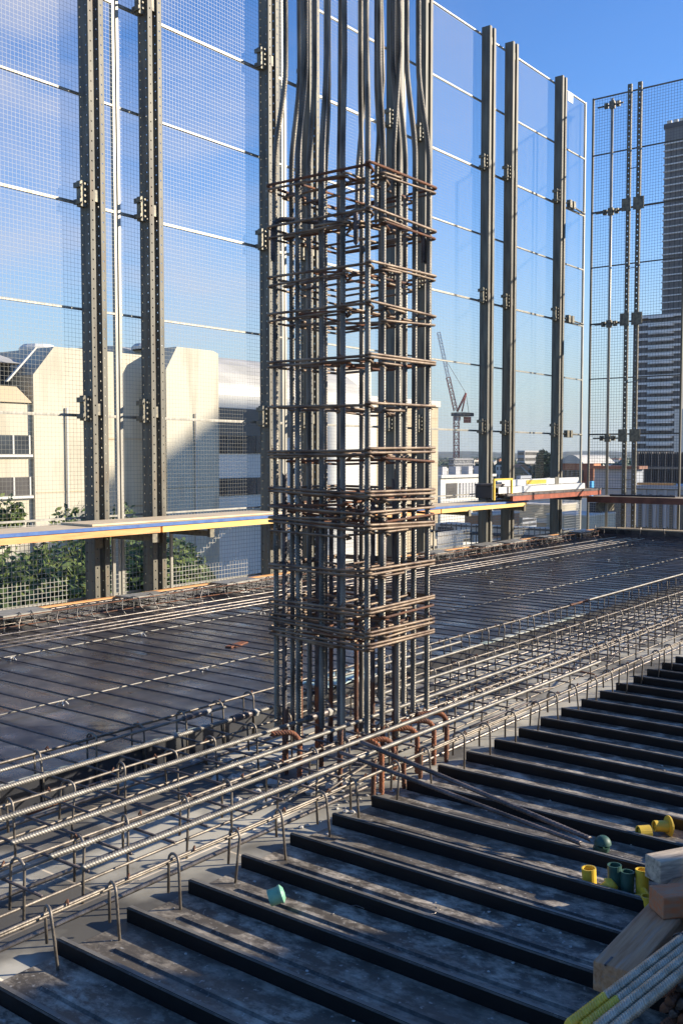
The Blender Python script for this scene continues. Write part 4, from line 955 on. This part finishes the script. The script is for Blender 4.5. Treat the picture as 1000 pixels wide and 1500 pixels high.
# roof decks and palisade between
t, b, a, H = bld('roof_deck_building', 'tan roof deck building with low walls beyond the slab corner', 'building', 744, 900, 960, 745, 92, M['deckroof'])
MB().box((-.3, 0, H - 1.6), (-.01, a, H + .9)).build('parapet', M['palec'], t)
t, b, a, H = bld('blue_plant_unit', 'dark blue louvred plant unit on the tan roof deck', 'plant unit', 757, 760, 786, 751, 70, M['slate'], zb=-8)
for z in range(6): bandsY(t, .1, b - .1, [H - .35 - z * .32], .16, M['dkmetal'], 'louvre', .04)
for k in range(1): pass
t, b, a, H = bld('lower_roof', 'brown lower roof with rails just beyond the fence', 'building', 640, 930, 931, 836, 30, M['deckroof'], zb=GZ, depth=28)
for z in (.35, .9): MB().tube([(-.4, 0, H + z), (-.4, a, H + z)], .06, 6).build('rail', M['dkmetal'], t)
def palisade(lab, px0, px1, X, ztop, zbot, pitch=.16):
    y0 = atX(px1, 700, X).y; y1 = atX(px0, 700, X).y
    t = thing('bar_fence', lab, 'fence', (X, y0, zbot)); mb = MB(); y = 0
    while y < y1 - y0: mb.box((0, y, 0), (.02, y + .025, ztop - zbot)); y += pitch
    mb.build('bars', M['dkmetal'], t)
    for z in (.1, ztop - zbot - .1): MB().box((-.03, 0, z), (-.002, y1 - y0, z + .06)).build('rail', M['dkmetal'], t)
palisade('dark bar fence on the lower roof beyond the slab edge', 645, 850, 30, -.7, -2.3, .2)
palisade('dark bar fence beyond the far right slab edge', 926, 1010, 24, -.05, -1.3, .13)
for j, px in enumerate((700, 757, 838, 880, 905)):
    c = atD(px, 742, 60 + j * 4); t = thing('roof_vent', ['roof vent behind the left of the paired posts', 'roof vent right of the paired posts', 'roof vent right of the last post', 'roof vent below the blue kiosk', 'roof vent by the ribbed shed'][j], 'vent', (c.x, c.y, c.z - 1.5))
    MB().lathe([(.35, 0), (.35, 1.4)], n=10).build('pipe', M['galv'], t); MB().lathe([(.6, 1.4), (.3, 1.8), (0, 1.85)], n=10).build('cowl', M['galv'], t)

def wallbox(name, lab, cat, px0, px1, yt, yb, X, m, dep=3.0):
    a_ = atX(px1, yt, X); b_ = atX(px0, yt, X); zb = atX(px1, yb, X).z
    t = thing(name, lab, cat, (X, a_.y, zb)); MB().box((0, 0, 0), (dep, b_.y - a_.y, a_.z - zb)).build('wall', m, t); MB().box((-.05, -.02, a_.z - zb + .003), (dep, b_.y - a_.y + .02, a_.z - zb + .08)).build('coping', M['palec'], t); return t
wallbox('low_wall', 'tan wall on the roof terrace right of the post pair', 'wall', 800, 862, 757, 790, 42, M['bwhite'])
wallbox('low_wall', 'pale wall band below the orange-red walkway', 'wall', 752, 812, 741, 760, 54.5, M['bwhite'])
wallbox('loading_dock', 'dark dock opening by the right end of the terrace wall', 'dock', 862, 880, 737, 790, 44, M['dkmetal'])
wallbox('low_wall', 'long pale kerb wall at the back of the lower roof', 'wall', 690, 930, 783, 796, 37, M['palec'], .4)
wallbox('timber_hoarding', 'brown timber hoarding behind the bar fence left of the paired posts', 'hoarding', 680, 716, 756, 790, 41, M['timber'])
for k_, (px_, py_) in enumerate(((668, 768), (694, 772), (842, 770), (852, 752), (888, 770))):
    c = atD(px_, py_, 44 + k_); t = thing('roof_unit', ['small roof unit left of the brown hoarding', 'small roof unit in front of the brown hoarding', 'small roof unit below the tan terrace wall', 'small roof unit on the tan terrace wall', 'small roof unit right of the dock'][k_], 'roof unit', (c.x, c.y, c.z - .7))
    MB().box((0, 0, 0), (1.2, 1.1, .7)).build('casing', M['palec'], t); MB().box((-.03, .15, .12), (-.005, .95, .55)).build('grille', M['dkmetal'], t)

# ---- houses and woods far off
hz = []
for i in range(70):
    D = R.uniform(380, 1500); px = R.uniform(560, 990); c = atD(px, 667, D); wd = R.uniform(9, 22); hh = R.uniform(5, 12)
    if i < 6:
        t = thing('house', 'small distant house among the trees near the horizon', 'house', (0, 0, 0), 0, 'distant houses')
        MB().box((0, 0, 0), (wd, 12, hh)).build('wall', M[R.choice(('palec', 'bwhite2', 'brick', 'greyc'))], t)
        MB().prism([(-.5, -.5, hh + .01), (wd + .5, -.5, hh + .01), (wd / 2, -.5, hh + 3)][::1], (0, 13, 0)).build('roof', M[R.choice(('roof_t', 'greyc', 'roofm'))], t); hz.append(t); o = t
    else: o = dup(hz[i % 6])
    o.location = (c.x, c.y, GZ); o.rotation_euler = (0, 0, R.choice((0, PI / 2, PI)))
def clump(mb, c, r, n_, s):
    c = Vector(c)
    for i in range(n_):
        v = Vector((R.gauss(0, 1), R.gauss(0, 1), R.gauss(0, .8))).normalized() * (r * R.uniform(.35, 1) ** .6 if r < 1 else r * (R.random() ** .4))
        p = c + v; u = Vector((jit(1), jit(1), jit(1))).normalized(); w_ = u.orthogonal().normalized() ; k = len(mb.v); q = s * R.uniform(.6, 1.3)
        mb.v += [tuple(p - u * q), tuple(p + w_ * q * .5), tuple(p + u * q), tuple(p - w_ * q * .5)]; mb.f.append((k, k + 1, k + 2, k + 3))
mb = MB()
for i in range(1500):
    D = 430 * (8.5 ** R.random()); px = R.uniform(520, 1010); c = atD(px, 667, D); r = R.uniform(4, 8)
    k = len(mb.v); nn = 7
    for a_ in range(4):
        th = [.15, .55, .85, 1.0][a_]; 
        for j in range(nn):
            an = 2 * PI * j / nn; rr = r * [1, 1.15, .8, .25][a_] * R.uniform(.75, 1.2)
            mb.v.append((c.x + rr * math.cos(an), c.y + rr * math.sin(an), GZ + [0, r * .8, r * 1.35, r * 1.75][a_] * R.uniform(.9, 1.1)))
    for a_ in range(3):
        for j in range(nn): q = k + a_ * nn + j; p_ = k + a_ * nn + (j + 1) % nn; mb.f.append((q, p_, p_ + nn, q + nn))
    mb.f.append(tuple(k + 3 * nn + j for j in range(nn)))
o = mb.build('far_woodland', M['leaf_dk']); o['kind'] = 'stuff'; o['label'] = 'dark green suburban tree canopy out to the horizon'; o['category'] = 'woodland'
mb = MB(); prev = None; NN = 260
for i in range(NN + 1):
    an = HD + math.radians(-32 + 75 * i / NN)
    for j, (rr, zz) in enumerate(((2600, GZ), (3100, 0), (3600, 10), (4600, 17))):
        h = zz if j == 0 else zz + (5 * math.sin(an * 23) + 4 * math.sin(an * 61 + 1) + 2.5 * R.random()) * (1 if j > 1 else .5)
        mb.v.append((rr * math.cos(an), rr * math.sin(an), h))
for i in range(NN):
    for j in range(3): a_ = i * 4 + j; mb.f.append((a_, a_ + 4, a_ + 5, a_ + 1))
struct(mb.build('hills', M['hill']))

# ---- trees
def tree(name, lab, base, top, crown, dens, s, m='leaf', grp=None):
    t = thing(name, lab, 'tree', base); mb = MB()
    H_ = top
    mb.tube([(0, 0, 0), (.1, .05, H_ * .4), (.05, 0, H_ * .75)], [.25, .18, .08], 8)
    for i in range(9):
        an = i * 2.4; z = H_ * (.35 + .05 * i); rr = R.uniform(.8, 2.2); mb.tube([(.08, 0, z), (rr * .5 * math.cos(an), rr * .5 * math.sin(an), z + .6), (rr * math.cos(an), rr * math.sin(an), z + 1.3)], [.09, .05, .02], 5)
    mb.build('trunk', M['bark'], t, smooth=True)
    mb = MB()
    for (cx, cy, cz, r) in crown: clump(mb, (cx, cy, cz), r, int(dens * r * r), s)
    mb.build('crown', M[m], t); return t
def crown_rand(n_, rx, ry, z0, z1, r0, r1):
    return [(jit(rx), jit(ry), R.uniform(z0, z1), R.uniform(r0, r1)) for _ in range(n_)]
def tb_at(px, Y): p = atY(px, 800, Y); return (p.x, p.y, GZ)
tree('leafy_tree', 'leafy green tree at lower left beyond the first screen panel', tb_at(35, 17), 14, crown_rand(44, 3.0, 1.6, 11.6, 14.95, .8, 1.4), 1300, .10)
tree('leafy_tree', 'leafy green tree behind the leftmost perforated post', tb_at(120, 17.5), 14, crown_rand(34, 1.8, 1.4, 11.6, 15.0, .7, 1.2), 1300, .10)
tree('leafy_tree', 'leafy green tree between the first two posts', tb_at(186, 17), 14, crown_rand(26, .8, 1.2, 11.6, 15.1, .5, .8), 1600, .09)
tree('slender_tree', 'thin sprays of leaves above the walkway by the leftmost post', tb_at(105, 19), 16, crown_rand(7, 1.2, .8, 15.6, 16.3, .25, .45), 500, .09)
tree('slender_tree', 'thin leafy spray above the walkway between the first two posts', tb_at(172, 19), 16, crown_rand(5, .45, .5, 15.6, 16.7, .25, .45), 600, .09)
tree('round_shrub', 'small round leafy tree at the left picture edge in front of building', tb_at(4, 22), 15.5, crown_rand(7, .7, .6, 15.6, 16.5, .3, .5), 900, .10)
tree('round_shrub', 'small leafy shrub just right of the second post', tb_at(250, 20), 11.5, crown_rand(4, .25, .4, 11.6, 12.9, .25, .4), 700, .08)
tree('palm_shrub', 'dark spiky shrub at the foot of the grey wall', tb_at(285, 23), 11.6, crown_rand(5, .6, .5, 11.4, 12.2, .25, .45), 500, .13, 'leaf_dk')
tree('conifer', 'tall dark tree left of the last post on the skyline', (*atD(795, 700, 330).xy, GZ), 13, [(0, 0, 6 + 2.2 * i, 3.9 - .3 * i) for i in range(6)], 70, 1.0, 'leaf_dk')
tree('conifer', 'smaller dark tree right of the last post', (*atD(829, 700, 360).xy, GZ), 11, [(0, 0, 5 + 2 * i, 3.0 - .3 * i) for i in range(5)], 70, 1.0, 'leaf_dk')
tree('street_tree', 'dark clump of trees beside the crane building', (*atD(700, 700, 330).xy, GZ), 9, [(jit(4), jit(3), 5 + 1.2 * i, 3.2) for i in range(5)], 70, 1.0, 'leaf_dk')

# ---- unseen wall and block, added outside the view to cast shade into it
t = thing('shade_wall', 'added concrete wall behind the camera, unseen, casting shade', 'wall', (2.2, -3.4, 0))
hh = [2.3, 2.42, 2.3, 2.5, 2.95, 2.4, 3.15, 2.9, 2.45, 2.4, 2.6, 2.55, 2.6, 2.5, 2.62, 2.55, 2.6, 2.5]  # stepped heights shaped to break up the shade on the decking
ww = [1.2, 1.2, 1.2, .7, .45, .22, .5, .28, .6, 1.2, 1.2, 1.2, 1.2, 1.2, 1.2, 1.2, 1.2, 1.2]; x = 0
for wd, h in zip(ww, hh): MB().box((x, 0, -.3), (x + wd - .01, .25, h)).build('shade_wall_panel', M['concrete'], t); x += wd
t = thing('shade_block', 'added tall block out of view, casting shade on the left building', 'building', (98, -75, GZ)); MB().box((0, 0, 0), (10, 42, 56)).build('wall', M['beige'], t)  # added and sized so its shadow crosses the cream building
for k in range(15): MB().box((-.1, 1, 3 + k * 3.5), (-.01, 41, 5 + k * 3.5)).build('window_band', M['glass_t'], t)  # bands on the added, unseen shade block
# air
hz_m = bpy.data.materials.new('haze_air'); hz_m.use_nodes = True
hn = hz_m.node_tree.nodes; hl = hz_m.node_tree.links; hn.remove(hn['Principled BSDF'])
pv = hn.new('ShaderNodeVolumePrincipled'); pv.inputs['Color'].default_value = (.72, .82, .95, 1); pv.inputs['Density'].default_value = .00008; pv.inputs['Anisotropy'].default_value = .2
hl.new(pv.outputs[0], hn['Material Output'].inputs['Volume'])
hb = MB().box((-5200, -5200, GZ - 1), (5200, 5200, 150)).build('haze', hz_m); hb['kind'] = 'stuff'; hb['label'] = 'thin blue air between the site and the horizon'; hb['category'] = 'haze'
